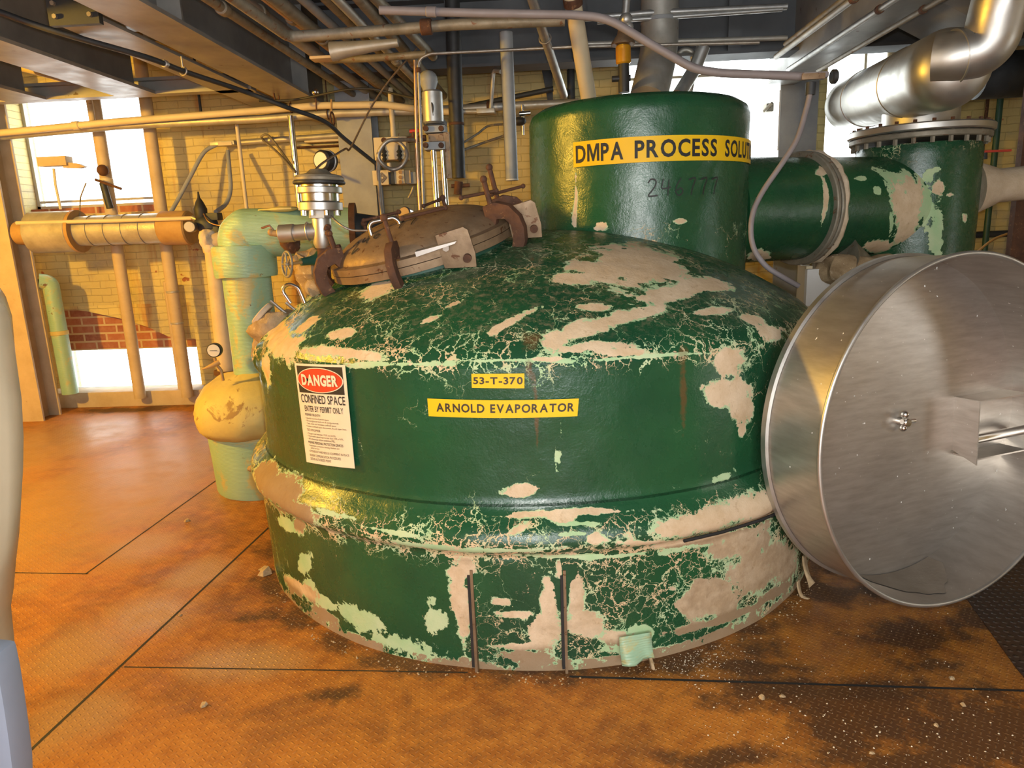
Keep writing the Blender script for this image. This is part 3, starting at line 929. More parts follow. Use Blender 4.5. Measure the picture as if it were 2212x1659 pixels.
def dense(prof, step):
    out = [prof[0]]
    for a, b in zip(prof, prof[1:]):
        n = max(1, int(math.hypot(b[0] - a[0], b[1] - a[1]) / step))
        out += [(a[0] + (b[0] - a[0]) * k / n, a[1] + (b[1] - a[1]) * k / n) for k in range(1, n + 1)]
    return out


def smoothprof(p, it=2):
    for _ in range(it):
        q = [p[0]]
        for a, b in zip(p, p[1:]):
            q += [(.75 * a[0] + .25 * b[0], .75 * a[1] + .25 * b[1]), (.25 * a[0] + .75 * b[0], .25 * a[1] + .75 * b[1])]
        p = q + [p[-1]]
    return p


EV = thing('evaporator_vessel', (TC[0], TC[1], 0), 'huge domed green evaporator vessel with peeling paint in the middle of the floor', 'vessel')


def revolve(name, prof, seg, step, parent=EV):
    mb = MB().lathe(dense(prof, step), (TC[0], TC[1], 0), (0, 0, 1), seg, cap=False, ref=(1, 0, 0))
    V = np.array(mb.v)
    th = np.degrees(np.arctan2(V[:, 0] - TC[0], -(V[:, 1] - TC[1])))
    r = np.hypot(V[:, 0] - TC[0], V[:, 1] - TC[1])
    V0 = V.copy()
    lf = np.clip((-th - 42) / 35, 0, 1) * (th > -125)
    # lagging sags and bulges at the left, and is never quite true
    V[:, 2] -= .075 * lf * np.clip((V0[:, 2] - .95) / .15, 0, 1) * np.clip(r / 1.35, 0, 1) ** 4
    for i in range(len(V)):
        q = Vector(V0[i])
        k = .006 * mnoise.noise(q * 2.2) + .003 * mnoise.noise(q * 7)
        if lf[i] > 0 and V0[i, 2] > .95:
            k += lf[i] * (.040 * mnoise.noise(q * 8) + .022 * mnoise.noise(q * 21))
        if .44 < V0[i, 2] < .62:
            k += .008 * mnoise.noise(q * 6)
        d = np.array([V0[i, 0] - TC[0], V0[i, 1] - TC[1], .6 if V0[i, 2] > 1.15 else 0])
        V[i] += un(d) * k if r[i] > .02 else 0
    mb.v = V.tolist()
    z = V0[:, 2]
    peel = blobs(V0, CREAM, slope_frame)
    peel = np.minimum(peel, .84)
    pale = np.minimum(blobs(V0, PALE, slope_frame), .70)
    rust = blobs(V0, RUST, slope_frame)
    peel = np.maximum(peel, np.clip(.46 * lf * np.clip((z - 1.0) / .12, 0, 1), 0, 1))
    peel = np.maximum(peel, np.where(z < .045, np.clip(.62 - z * 4, 0, 1), 0))
    crack = .15 + .29 * np.clip((z - 1.13) / .06, 0, 1) + .62 * np.exp(-((z - 1.12) / .045) ** 2) + .75 * np.exp(-((z - .47) / .04) ** 2) + .42 * np.exp(-((z - .55) / .06) ** 2)
    crack += np.where(z < .43, .10 + .26 * np.clip((th + 15) / 25, 0, 1), 0) + .18 * np.clip((th - 22) / 20, 0, 1) * (z < 1.1) + .25 * np.clip((-th - 48) / 15, 0, 1)
    dust = np.clip((z - 1.17) / .06, 0, 1) * np.clip(1 - .5 * np.clip((-th) / 60, 0, 1), 0, 1)
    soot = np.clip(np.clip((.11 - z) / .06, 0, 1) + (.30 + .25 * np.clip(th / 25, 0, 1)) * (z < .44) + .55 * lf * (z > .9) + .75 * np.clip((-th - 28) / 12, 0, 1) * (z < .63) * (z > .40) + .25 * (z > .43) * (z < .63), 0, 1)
    o = mb.build(name, M['peel'], parent, sharp=70)
    put(o, peel=peel, pale=pale, rust=rust, crack=crack, dust=dust, soot=soot)
    return o


_sm = smoothprof(PROF[8:], 2)
revolve('dome', smoothprof(PROF[:9], 2), 420, .012)
revolve('shell', [p for p in _sm if p[1] >= .62], 420, .014)
revolve('insulation_ring', [p for p in _sm if .44 <= p[1] <= .63], 420, .008)
revolve('skirt', [p for p in _sm if p[1] <= .45], 420, .014)


def on_tank(px, py, r=1.352, off=0.0, c=TC):
    """point of the photo on a vertical cylinder; returns (theta, z)"""
    d = ray(px, py)
    a = d[0] ** 2 + d[1] ** 2
    o = np.array([-c[0], -c[1]])
    b = 2 * (d[0] * o[0] + d[1] * o[1])
    t = (-b - math.sqrt(max(0, b * b - 4 * a * (o @ o - r * r)))) / (2 * a)
    p = CAM + t * d
    return math.atan2(p[0] - c[0], -(p[1] - c[1])), p[2]


def cylpt(th, z, r, c=TC):
    return np.array([c[0] + r * math.sin(th), c[1] - r * math.cos(th), z])


def text_flat(s, bold=0.0):
    cu = bpy.data.curves.new('lettering', 'FONT')
    cu.body = s
    cu.offset = 0 if 'M' in s else bold
    cu.resolution_u = 3
    o = bpy.data.objects.new('lettering', cu)
    COL.objects.link(o)
    bpy.context.view_layer.update()
    me = bpy.data.meshes.new_from_object(o)
    v = [(p.co.x, p.co.y) for p in me.vertices]
    f = [tuple(p.vertices) for p in me.polygons]
    bpy.data.objects.remove(o)
    bpy.data.meshes.remove(me)
    bpy.data.curves.remove(cu)
    return np.array(v), f


def fit_text(mb, s, u0, u1, v0, v1, mapf, bold=0.0, lift=.0):
    """lettering fitted to the box u0..u1 / v0..v1 (v downward) of a surface map"""
    v, f = text_flat(s, bold)
    lo = v.min(0)
    hi = v.max(0)
    w = (v - lo) / (hi - lo)
    return mb.add([mapf(u0 + (u1 - u0) * a, v1 + (v0 - v1) * b, lift) for a, b in w], f)


GLY = {}
M_OUT = [(0, 0), (0, .72), (.20, .72), (.385, .26), (.57, .72), (.77, .72), (.77, 0), (.625, 0), (.625, .50), (.435, 0), (.335, 0), (.145, .50), (.145, 0)]


def glyph(ch, bold):
    if (ch, bold) not in GLY:
        if ch == 'M':
            g = (np.array(M_OUT), [tuple(range(len(M_OUT)))[::-1]])
        else:
            v, f = text_flat(ch, bold)
            g = (v - [v[:, 0].min(), 0], f)
        GLY[(ch, bold)] = g
    return GLY[(ch, bold)]


def bold_text(mb, s, u0, u1, v0, v1, mapf, lift=.0, bold=.03, gap=.085, space=.30):
    """heavy sans capitals set letter by letter"""
    x, V, Fs = 0.0, [], []
    for ch in s:
        if ch == ' ':
            x += space
            continue
        v, f = glyph(ch, bold)
        n = len(V)
        V += [(a + x, b) for a, b in v]
        Fs += [tuple(n + i for i in q) for q in f]
        x += v[:, 0].max() + gap
    V = np.array(V)
    lo, hi = V.min(0), V.max(0)
    w = (V - lo) / (hi - lo)
    return mb.add([mapf(u0 + (u1 - u0) * a, v1 + (v0 - v1) * b, lift) for a, b in w], Fs)


def quadmap(tl, tr, bl, br, r, c=TC):
    def f(u, v, lift=0.0):
        t = (tl[0] * (1 - u) + tr[0] * u) * (1 - v) + (bl[0] * (1 - u) + br[0] * u) * v
        z = (tl[1] * (1 - u) + tr[1] * u) * (1 - v) + (bl[1] * (1 - u) + br[1] * u) * v
        return cylpt(t, z, r + lift, c)
    return f


def sheet(mb, mapf, u0, u1, v0, v1, lift, nu=12, nv=4, th=.0015):
    vs, fs = [], []
    for k in (lift - th, lift):
        for j in range(nv + 1):
            for i in range(nu + 1):
                vs.append(mapf(u0 + (u1 - u0) * i / nu, v0 + (v1 - v0) * j / nv, k))
    n = (nu + 1) * (nv + 1)
    for j in range(nv):
        for i in range(nu):
            a = j * (nu + 1) + i
            fs.append((n + a, n + a + nu + 1, n + a + nu + 2, n + a + 1))
            fs.append((a, a + 1, a + nu + 2, a + nu + 1))
    edge = [i for i in range(nu + 1)] + [(j + 1) * (nu + 1) + nu for j in range(nv)] + [nv * (nu + 1) + i for i in range(nu - 1, -1, -1)] + [j * (nu + 1) for j in range(nv - 1, 0, -1)]
    for a, b in zip(edge, edge[1:] + edge[:1]):
        fs.append((a, n + a, n + b, b))
    return mb.add(vs, fs)


# danger sign -----------------------------------------------------------
L0 = .012
qm = quadmap(on_tank(642, 783), on_tank(750, 787), on_tank(668, 996), on_tank(771, 1010), 1.352 + L0)
sg = sheet(MB(), qm, 0, 1, 0, 1, 0, 14, 20).build('danger_sign', M['sign'], EV)
sg['label'] = 'white confined space danger sticker with red oval and small print'
sheet(MB(), qm, .05, .95, .022, .285, .0012, 14, 6, .001).build('header_panel', M['ink'], sg)


def oval(cu, cv, ru, rv, lift):
    n = 40
    return MB().add([qm(cu, cv, lift)] + [qm(cu + ru * math.cos(2 * math.pi * k / n), cv + rv * math.sin(2 * math.pi * k / n), lift) for k in range(n)], [(0, 1 + (k + 1) % n, 1 + k) for k in range(n)])


oval(.5, .155, .455, .122, .0020).build('oval_border', M['sign'], sg)
oval(.5, .155, .437, .114, .0026).build('red_oval', M['signred'], sg)
bold_text(MB(), 'DANGER', .145, .86, .100, .21, qm, .0034, .045, .07).build('lettering', M['sign'], sg)
bold_text(MB(), 'CONFINED SPACE', .07, .95, .300, .385, qm, .0016, .012).build('lettering', M['ink'], sg)
bold_text(MB(), 'ENTER BY PERMIT ONLY', .13, .90, .410, .470, qm, .0016, .012).build('lettering', M['ink'], sg)
for s, a, b, v, h, bo in (('PREPARE FOR ENTRY', .12, .46, .490, .024, .012), ('• Identify hazards of permit space.', .12, .62, .530, .020, 0), ('• De-energize and lock-out all energy sources.', .12, .80, .556, .022, 0),
                          ('• Test, clean and ventilate confined space.', .12, .75, .583, .022, 0), ('• Isolate confined space disconnect, fit and open lines.', .12, .93, .610, .022, 0),
                          ('TEST ATMOSPHERE', .12, .42, .645, .024, .012), ('• Oxygen level between 19.5% and 23.5%.', .12, .72, .684, .022, 0), ('• Flammable gases/vapors less than 10% of LFL.', .12, .86, .710, .022, 0),
                          ('• All substances below established PEL.', .12, .70, .736, .020, 0), ('PREPARE PERSONAL PROTECTION DEVICES', .12, .84, .770, .026, .012), ('• Respirators, protective clothing, blankets and', .12, .76, .806, .022, 0),
                          ('safety harness.', .16, .36, .832, .020, 0), ('ATTENDANT AND RESCUE EQUIPMENT IN PLACE', .12, .93, .862, .026, .012), ('REVIEW COMMUNICATION PROCEDURES', .12, .77, .903, .025, .012), ('OBTAIN AUTHORIZED PERMIT', .12, .58, .940, .025, .012)):
    fit_text(MB(), s, a, b, v, v + h, qm, bo, .0016).build('lettering', M['ink'], sg)

# yellow tapes -----------------------------------------------------------
q1 = quadmap(on_tank(1020, 806), on_tank(1133, 805), on_tank(1021, 836), on_tank(1133, 837), 1.352 + L0)
tp = sheet(MB(), q1, 0, 1, 0, 1, 0).build('number_tape', M['tape'], EV)
tp['label'] = 'small yellow tape reading 53-T-370'
bold_text(MB(), '53-T-370', .03, .97, .22, .74, q1, .0012, .03, .10).build('lettering', M['brownink'], tp)
q2 = quadmap(on_tank(926, 859), on_tank(1249, 859), on_tank(929, 897), on_tank(1246, 897), 1.352 + L0)
tp = sheet(MB(), q2, 0, 1, 0, 1, 0, 20).build('name_tape', M['tape'], EV)
tp['label'] = 'long yellow tape reading ARNOLD EVAPORATOR'
bold_text(MB(), 'ARNOLD EVAPORATOR', .06, .975, .22, .72, q2, .0012, .03, .11, .42).build('lettering', M['brownink'], tp)

# vapour cylinder on the dome -------------------------------------------
UC = np.array([.5, 4.0])
UR = .58
ucp = [(UR, 1.08), (UR, 2.09), (UR - .012, 2.125), (UR - .05, 2.15), (.35, 2.17), (0, 2.18)]
mb = MB().lathe(dense(ucp, .02), (UC[0], UC[1], 0), (0, 0, 1), 240, cap=False, ref=(1, 0, 0))
V = np.array(mb.v)
for i in range(len(V)):
    q = Vector(V[i])
    V[i, :2] += un(V[i, :2] - UC + 1e-9) * (.004 * mnoise.noise(q * 3) + .0022 * mnoise.noise(q * 11))
mb.v = V.tolist()
uo = mb.build('vapour_cylinder', M['peel'], EV, sharp=60)
ucf = lambda p: slope_frame(p, UC, True)
put(uo, peel=blobs(V, UCRE, ucf) * .9 + .0, crack=.06 + .35 * np.exp(-((V[:, 2] - 1.5) / .06) ** 2), dust=np.zeros(len(V)))
t0 = on_tank(1240, 308, UR, c=UC)
b0 = on_tank(1241, 362, UR, c=UC)
t1 = on_tank(1500, 292, UR, c=UC)
b1 = on_tank(1500, 345, UR, c=UC)
k_ = math.radians(118) / (t1[0] - t0[0])
q3 = quadmap(t0, (t0[0] + math.radians(118), t0[1] - .002), b0, (b0[0] + math.radians(118), b0[1] + .002), UR + .008, UC)
tp = sheet(MB(), q3, 0, 1, 0, 1, 0, 48, 3).build('process_tape', M['tape'], EV)
tp['label'] = 'wide yellow band reading DMPA PROCESS SOLUTION'
d2u = lambda px, py: (on_tank(px, py, UR, c=UC)[0] - t0[0]) / math.radians(118)
u0 = d2u(1563, 320)
for s_, a_, b_ in (('DMPA', d2u(1246, 335), d2u(1347, 330)), ('PROCESS', d2u(1371, 330), d2u(1546, 320)), ('SOLUTION', u0, min(.985, u0 + .36))):
    bold_text(MB(), s_, a_, b_, .14, .85, q3, .0012, .028, .10).build('lettering', M['ink'], tp)

# marker writing
DIG = {'2': [[(0, .8), (.2, 1), (.55, .95), (.6, .7), (.3, .35), (0, .05), (.35, .02), (.75, .06)]],
       '4': [[(.1, 1), (0, .45), (.7, .5)], [(.55, .95), (.45, 0)]],
       '6': [[(.45, 1), (.1, .6), (.02, .2), (.3, 0), (.6, .2), (.45, .42), (.1, .3)]],
       '7': [[(0, .9), (.6, .98), (.35, .4), (.25, 0)]]}


def scribble(s, at, mapf, w, gap, adv):
    mb = MB()
    x = 0
    for ch in s:
        for st in DIG.get(ch, []):
            pts = [np.array(p) for p in spline([(a, b, 0) for a, b in st], 5)]
            L, Rr = [], []
            for i, p in enumerate(pts):
                d = un(pts[min(i + 1, len(pts) - 1)] - pts[max(i - 1, 0)])
                n = np.array([-d[1], d[0], 0]) * w
                L.append(mapf(at[0] + x + (p + n)[0] * gap, at[1] + (p + n)[1]))
                Rr.append(mapf(at[0] + x + (p - n)[0] * gap, at[1] + (p - n)[1]))
            mb.add(L + Rr, [(i, len(L) + i, len(L) + i + 1, i + 1) for i in range(len(L) - 1)])
        x += adv
    return mb


a0 = on_tank(1400, 425, UR, c=UC)
a1 = on_tank(1400, 388, UR, c=UC)
hh = a1[1] - a0[1]
scribble('246777', (0, 0), lambda u, v: cylpt(a0[0] + (u * hh + 0) / UR, a0[1] + v * hh + .06 * u * hh * .1, UR + .0085, UC), .045, .75, .82).build('marker_number', M['ink'], EV)

# lap seams down the skirt
for px in (1015, 1215):
    ta, za = on_tank(px, 1235, 1.40)
    n_ = np.array([math.sin(ta), -math.cos(ta), 0])
    e_ = np.array([math.cos(ta), math.sin(ta), 0])
    Rm = np.stack([e_, n_, (0, 0, 1)], 1)
    c = cylpt(ta, .2, 1.392)
    s_ = MB().box(c + e_ * .006, (.010, .030, .40), Rm)
    so = s_.build('lap_strip', M['rustmid'], EV, smooth=False)
    MB().box(c - e_ * .004 + n_ * .004, (.010, .024, .36), Rm).build('seam_gap', M['ink'], so, smooth=False)
tb = [on_tank(x, y, 1.44) for x, y in ((1478, 1169), (1560, 1150), (1640, 1125), (1690, 1105))]
MB().tube([cylpt(t, z, 1.438) for t, z in tb], .006, 6).build('seam_gap', M['ink'], EV)
# torn lagging hanging from the skirt
for px, py, w, h, m in ((1735, 1225, .05, .12, 'chip'), (1722, 1275, .03, .09, 'chip'), (1372, 1395, .12, .09, 'pale'), (1402, 1408, .015, .08, 'chip'), (576, 1240, .05, .05, 'insul')):
    ta, za = on_tank(px, py, 1.41)
    mb = MB()
    vs = []
    nn_ = 7
    for j in range(nn_):
        for i in range(nn_):
            u = i / (nn_ - 1) - .5
            v = j / (nn_ - 1)
            jag = .25 * mnoise.noise(Vector((px * .1 + i * .9, 0, 3))) if j == nn_ - 1 else 0
            vs.append(cylpt(ta + u * w / 1.4, max(.004, za + h / 2 - (v + jag) * h), 1.398 + .012 + .035 * v * v * (1 + .5 * math.sin(i))))
    fs = [(j * nn_ + i, j * nn_ + i + 1, (j + 1) * nn_ + i + 1, (j + 1) * nn_ + i) for j in range(nn_ - 1) for i in range(nn_ - 1)]
    mb.add(vs, fs)
    o = mb.build('torn_flap', M[m], EV)
    md = o.modifiers.new('thickness', 'SOLIDIFY')
    md.thickness = .005

# nozzle with crumbling lagging at the left shoulder
nz = P(600, 705, 3.2)
na = un([-.75, -.1, .72])
MB().sphere(nz + np.array([.02, 0, -.02]), .115, 28, (1.15, .9, .85)).lump(.05, 9, 2).build('nozzle_lagging', M['insul'], EV)
fl_ = MB().cyl(nz + na * .075, nz + na * .10, .062, 28, .004).build('nozzle_flange', M['cloth'], EV)
sb = MB()
for px, py in ((590, 690), (607, 668), (620, 679), (640, 672)):
    p = P(px, py, 3.2)
    MB().cyl(p - na * .03, p + na * .06, .007, 8).build('stud', M['steelbolt'], fl_)
hd = [P(x, y, 3.15) for x, y in ((628, 655), (607, 625), (624, 612), (645, 622), (661, 660), (668, 680))]
MB().tube(fillet(hd, .03), .0085, 10).build('lifting_handle', M['chrome'], EV)
for k, (px, py, Y, s) in enumerate(((575, 770, 3.35, .07), (600, 735, 3.15, .06), (580, 735, 3.3, .07), (648, 700, 3.0, .05), (690, 620, 3.2, .05))):
    MB().sphere(P(px, py, Y), s, 22, (1.1, .8, .8)).lump(s * .5, 11, k * 3.1).build('lagging_lump', M['insul'], EV)
for k, (px, py, Y, s) in enumerate(((560, 1010, 3.4, .05), (590, 1050, 3.0, .055), (650, 1125, 2.72, .035))):
    MB().sphere(P(px, py, Y), s, 20, (1.3, 1.0, .6)).lump(s * .5, 13, k * 4.1 + 20).build('lagging_lump', M['insul'], EV)

# ================================================================ duct and right-hand vessel
V2 = np.array([2.378, 4.8])
RV = thing('separator_vessel', (V2[0], V2[1], 0), 'upright dark green vessel with bolted flange and big side duct, right of the domed vessel', 'vessel')
Da, Db = np.array([.98, 4.205, 1.61]), np.array([V2[0], V2[1], 1.61])
dax = un(Db - Da)


def ducto(name, a, b, r, parent, step=.02):
    L = np.linalg.norm(b - a)
    mb = MB().lathe([(r, L * k / int(L / step)) for k in range(int(L / step) + 1)], a, b - a, 160, cap=True)
    V = np.array(mb.v)
    o = mb.build(name, M['peelduct'], parent, sharp=60)
    def fr(p):
        n = un((p - a) - dax * (p - a).dot(dax))
        return dax, un(np.cross(n, dax))
    ang = np.clip(1.45 - V[:, 2], 0, .2) * 2
    ends = np.clip(1 - abs((V - a) @ dax - .64) / .1, 0, 1) * .3
    put(o, peel=blobs(V, DCRE, fr), pale=blobs(V, DPAL, fr), crack=.06 + ang + ends, dust=np.clip((V[:, 2] - 1.8) * 4, 0, .6))
    return o


ducto('side_duct', Da, Db, .30, RV)
tj = (P(1722, 440, 4.3) - Da).dot(dax) + .0
jp = Da + dax * .60
jf = MB().cyl(jp - dax * .03, jp - dax * .004, .335, 64, .006).cyl(jp + dax * .004, jp + dax * .03, .335, 64, .006)
jo = jf.build('duct_flange', M['conduit'], RV)
bolts_each(jo, 'bolt', M['rust'], jp + dax * .03, dax, .317, 22, .011, .02)
MB().tube([jp + dax * (.05 + .012 * math.sin(3 * a)) + .318 * (math.cos(a) * np.array([0, 0, 1]) + math.sin(a) * np.cross(dax, [0, 0, 1])) for a in np.linspace(0, 2 * math.pi, 60, endpoint=False)], .02, 8, closed=True).lump(.012, 14, 4).build('lagging_edge', M['cloth'], RV)
mb = MB().lathe(dense([(.36, 0), (.36, 1.93), (.35, 1.97)], .03), (V2[0], V2[1], 0), (0, 0, 1), 140, cap=False, ref=(1, 0, 0))
V = np.array(mb.v)
o = mb.build('shell', M['peelduct'], RV, sharp=60)
vf = lambda p: slope_frame(p, V2, True)
put(o, peel=blobs(V, TCRE, vf), pale=blobs(V, TPAL, vf), crack=np.full(len(V), .12) + .3 * np.clip((V[:, 2] - 1.8) * 5, 0, 1), dust=np.full(len(V), .25))
zf = P(1985, 282, 4.8)[2]
fo = MB().cyl((V2[0], V2[1], zf - .075), (V2[0], V2[1], zf - .04), .40, 72, .006).build('lower_flange', M['conduit'], RV)
bolts_each(fo, 'bolt', M['conduit'], (V2[0], V2[1], zf - .038), (0, 0, -1), .375, 24, .014, .07)
fo = MB().cyl((V2[0], V2[1], zf - .036), (V2[0], V2[1], zf + .01), .412, 72, .008).build('upper_flange', M['stain'], RV)
bolts_each(fo, 'bolt', M['rust'], (V2[0], V2[1], zf + .01), (0, 0, 1), .375, 24, .012, .018)
# torn lagging under the duct
tb = MB().sphere(P(1860, 585, 4.35), .17, 30, (1.5, .9, .62)).lump(.08, 5, 6)
tb.build('torn_lagging', M['insul'], RV)
tb = MB().lathe([(.20, 0), (.17, .05), (.13, .18), (.06, .26)], P(1800, 575, 4.4), un([1, .3, -.35]), 24).lump(.03, 7, 3)
tb.build('hanging_jacket', M['conduit'], RV)
# stub nozzle on the right and its lever valve
sn = P(2118, 405, 4.75)
s2 = P(2196, 397, 4.75)
so = MB().lathe([(.17, -.06), (.125, .06), (.105, .10), (.105, .30), (.095, .31)], sn, un(s2 - sn), 36).build('stub_nozzle', M['cloth'], RV)
so['label'] = 'cloth-wrapped pale stub nozzle'

# ================================================================ manway hatch
hl, hr = P(727, 588, 3.2), P(1108, 488, 3.2)
HU = un(hr - hl)
HR = np.linalg.norm(hr - hl) / 2
HV = np.array([0, -math.cos(.16), -math.sin(.16)])
HV = un(HV - HU * HU.dot(HV))
HN = un(np.cross(HV, HU))
HC = (hl + hr) / 2 + HN * .012
HT = thing('manway_hatch', HC, 'round steel manway hatch held by rusty C-clamps on the dome', 'hatch')
hp = lambda u, v, n: HC + HU * u + HV * v + HN * n
MB().lathe([(HR * .90, -.20), (HR * .90, -.03)], HC, HN, 90, cap=False).build('neck', M['greenpipe'], HT)
MB().lathe([(HR * .85, -.034), (HR, -.034), (HR, -.003), (HR * .85, -.003)], HC, HN, 110).build('seat_ring', M['rustmid'], HT)
MB().lathe([(HR * .86, .0), (HR, .0), (HR, .028), (HR * .955, .031), (HR * .93, .034), (HR * .86, .05)], HC, HN, 110, cap=False).build('lid_rim', M['rustmid'], HT)
dish = [(HR * .93 * math.cos(a), .030 + .125 * math.sin(a) ** 1.15) for a in np.linspace(0, math.pi / 2, 22)]
lid = MB().lathe(dish, HC, HN, 110).build('dished_lid', M['rustmid'], HT, sharp=80)


def dishmap(u, v):
    q = min(1, math.hypot(u, v) / (HR * .93))
    return hp(u, v, .033 + .125 * math.sin(math.acos(q)) ** 1.15)


scribble('246 77', (0, 0), lambda a, b: dishmap(-.255 + a * .062, .245 - b * .075 - a * .004), .06, .72, .85).build('marker_number', M['ink'], lid)
# U handle
p0, p1 = (805, 527), (865, 505)
hk = [P(809, 530, 3.02), P(797, 490, 3.02), P(803, 480, 3.02), P(850, 470, 3.02), P(862, 478, 3.02), P(868, 505, 3.02)]
MB().tube(fillet(hk, .025), .0095, 12).build('handle', M['chrome'], HT)

C_OUT = [(-.055, .105), (.0, .112), (.05, .09), (.082, .045), (.09, 0), (.082, -.05), (.055, -.095), (.01, -.13), (-.05, -.15)]
C_IN = [(-.055, -.105), (-.01, -.09), (.025, -.06), (.04, -.02), (.04, .02), (.022, .045), (-.01, .05), (-.02, .03), (-.055, .03)]


def clamp(phi, sc=1.0, hand=None, top=.19):
    er = HU * math.cos(phi) + HV * math.sin(phi)
    et = np.cross(HN, er)
    o = HC + er * (HR - .005) + HN * .0
    mb = MB().prism([(a * sc, b * sc) for a, b in C_OUT + C_IN], o, er, HN, et, .034 * sc)
    c = mb.build('c_clamp', M['rust'], HT, bevel=.004)
    q = o - er * .028 * sc
    MB().cyl(q + HN * .03, q + HN * top * sc, .010 * sc, 12).build('clamp_screw', M['rust'], c)
    t = q + HN * (top * sc)
    a, b = hand if hand else (t - et * .03, t + et * .03)
    m = MB().cyl(a, b, .007, 10)
    m.sphere(a, .011, 10).sphere(b, .011, 10).sphere(t, .016, 10)
    m.build('clamp_handle', M['rust'], c)
    return c


clamp(math.radians(178), 1.0)
clamp(math.radians(152), 1.05, None, .17)
clamp(math.radians(97), .95, (P(868, 472, 2.86), P(962, 449, 3.0)), .21)
clamp(math.radians(22), 1.12, (P(996, 427, 3.0), P(1072, 412, 3.1)), .20)
clamp(math.radians(-8), 1.1, (P(1062, 420, 3.2), P(1130, 402, 3.3)), .23)
clamp(math.radians(222), .9, (P(786, 476, 3.4), P(862, 458, 3.4)), .16)
clamp(math.radians(285), .9, (P(915, 445, 3.5), P(948, 432, 3.6)), .17)


def lug(u, v, w):
    """hinge plate standing on edge at the rim"""
    o = hp(u, v, 0)
    mb = MB().prism([(-.07, -.05), (.055, -.075), (.065, -.02), (.06, .075), (.045, .09), (-.07, .085)], o, HU, HN, HV, .016)
    c = mb.build('hinge_plate', M['rustmid'], HT, bevel=.003)
    MB().cyl(o + HU * .03 + HN * -.03 - HV * .03, o + HU * .03 - HN * .03 + HV * .03, .017, 14).build('hinge_bolt', M['rust'], c)
    MB().cyl(o - HU * .04 + HN * .03 - HV * .02, o - HU * .04 + HN * .03 + HV * .03, .014, 6).build('hinge_bolt', M['steelbolt'], c)


lug(.20, HR * .94, 0)
lug(HR + .06, .10, 0)
MB().prism([(0, 0), (.16, .012), (.17, .02), (0, .02)], hp(.04, HR * .98, .028), HU, HN, HV, .05).build('hinge_bar', M['stain'], HT)

# sanitary gauge and sampling tube that stand behind the hatch
gz = thing('dial_gauge', P(872, 470, 3.75), 'small steel-cased dial gauge behind the hatch handle', 'gauge')
gc = P(875, 462, 3.75)
gx_ = un([-.35, -.9, .2])
MB().cyl(gc - gx_ * .03, gc + gx_ * .012, .038, 28, .006).build('case', M['chrome'], gz)
MB().cyl(gc + gx_ * .012, gc + gx_ * .0135, .032, 28).build('dial', M['ochre'], gz)
MB().cyl(gc - gx_ * .01 - np.array([0, 0, .03]), P(880, 520, 3.75), .008, 10).build('stem', M['rust'], gz)
stf = thing('instrument_fitting', P(835, 515, 3.6), 'steel cross fitting with hose tail behind the hatch handle', 'fitting')
MB().cyl(P(835, 470, 3.6), P(838, 540, 3.6), .016, 14).build('body', M['chrome'], stf)
MB().cyl(P(836, 500, 3.6), P(868, 497, 3.55), .012, 12).build('branch', M['chrome'], stf)

# ================================================================ relief valve stack
SY = 3.4
SX = lambda px, py: P(px, py, SY)
RVS = thing('relief_valve', SX(697, 600), 'polished steel relief valve stack with black diaphragm top left of the hatch', 'valve')
ax0, ax1 = SX(700, 560), SX(688, 372)
sax = un(ax1 - ax0)
al = lambda py: ax0 + sax * ((SX(695, py)[2] - ax0[2]) / sax[2])
rp = lambda px: pr(px, SY)


def disc(py0, py1, r, name, mat, parent=RVS, bev=.003, seg=48):
    return MB().cyl(al(py0), al(py1), rp(r), seg, bev).build(name, M[mat], parent)


MB().lathe([(rp(50), 0), (rp(48), rp(4)), (rp(26), rp(9)), (rp(17), rp(17)), (0, rp(18))], al(384), sax, 48).build('cap', M['conduit'], RVS)
disc(391, 383, 52, 'diaphragm_rim', 'conduit')
disc(398, 391.5, 54, 'gasket', 'black')
disc(418, 404, 47, 'clamp_flange', 'stain')
disc(436, 398, 40, 'body', 'chrome')
f2 = disc(455, 437, 46, 'clamp_flange', 'stain')
for k in range(8):
    a = 2 * math.pi * k / 8 + .2
    q = al(455) + rp(38) * (math.cos(a) * un(np.cross(sax, [0, 1, 0])) + math.sin(a) * un(np.cross(sax, [1, 0, 0])))
    MB().cyl(q - sax * rp(10), q + sax * rp(2), rp(5), 8).build('bolt', M['chrome'], f2)
MB().lathe([(rp(27), 0), (rp(27), rp(16))], al(471), sax, 6).build('hex_nut', M['stain'], RVS)
MB().lathe([(rp(16), rp(-10)), (rp(20), 0), (rp(20), rp(50)), (rp(19), rp(54)), (rp(17), rp(62))], al(526), sax, 36).build('tee_body', M['stain'], RVS)
MB().cyl(al(620), al(524), rp(13), 20).build('riser', M['rust'], RVS)
b0_, b1_, b2_ = al(498), SX(637, 503), SX(604, 505)
br_ = MB().cyl(b0_, b1_, rp(17), 30).cyl(b1_, b2_, rp(19), 30, .004).build('side_branch', M['stain'], RVS)
MB().torus(SX(666, 500), b1_ - b0_, rp(18.5), rp(2), 32, 8).build('clamp_band', M['stain'], br_)
MB().cyl(b2_, SX(584, 503), rp(7), 14).sphere(SX(586, 502), rp(8), 12).build('drain_cock', M['ochre'], br_)
MB().tube([SX(590, 497), SX(582, 487), SX(565, 493)], rp(2.5), 8).build('cock_lever', M['copper'], br_)
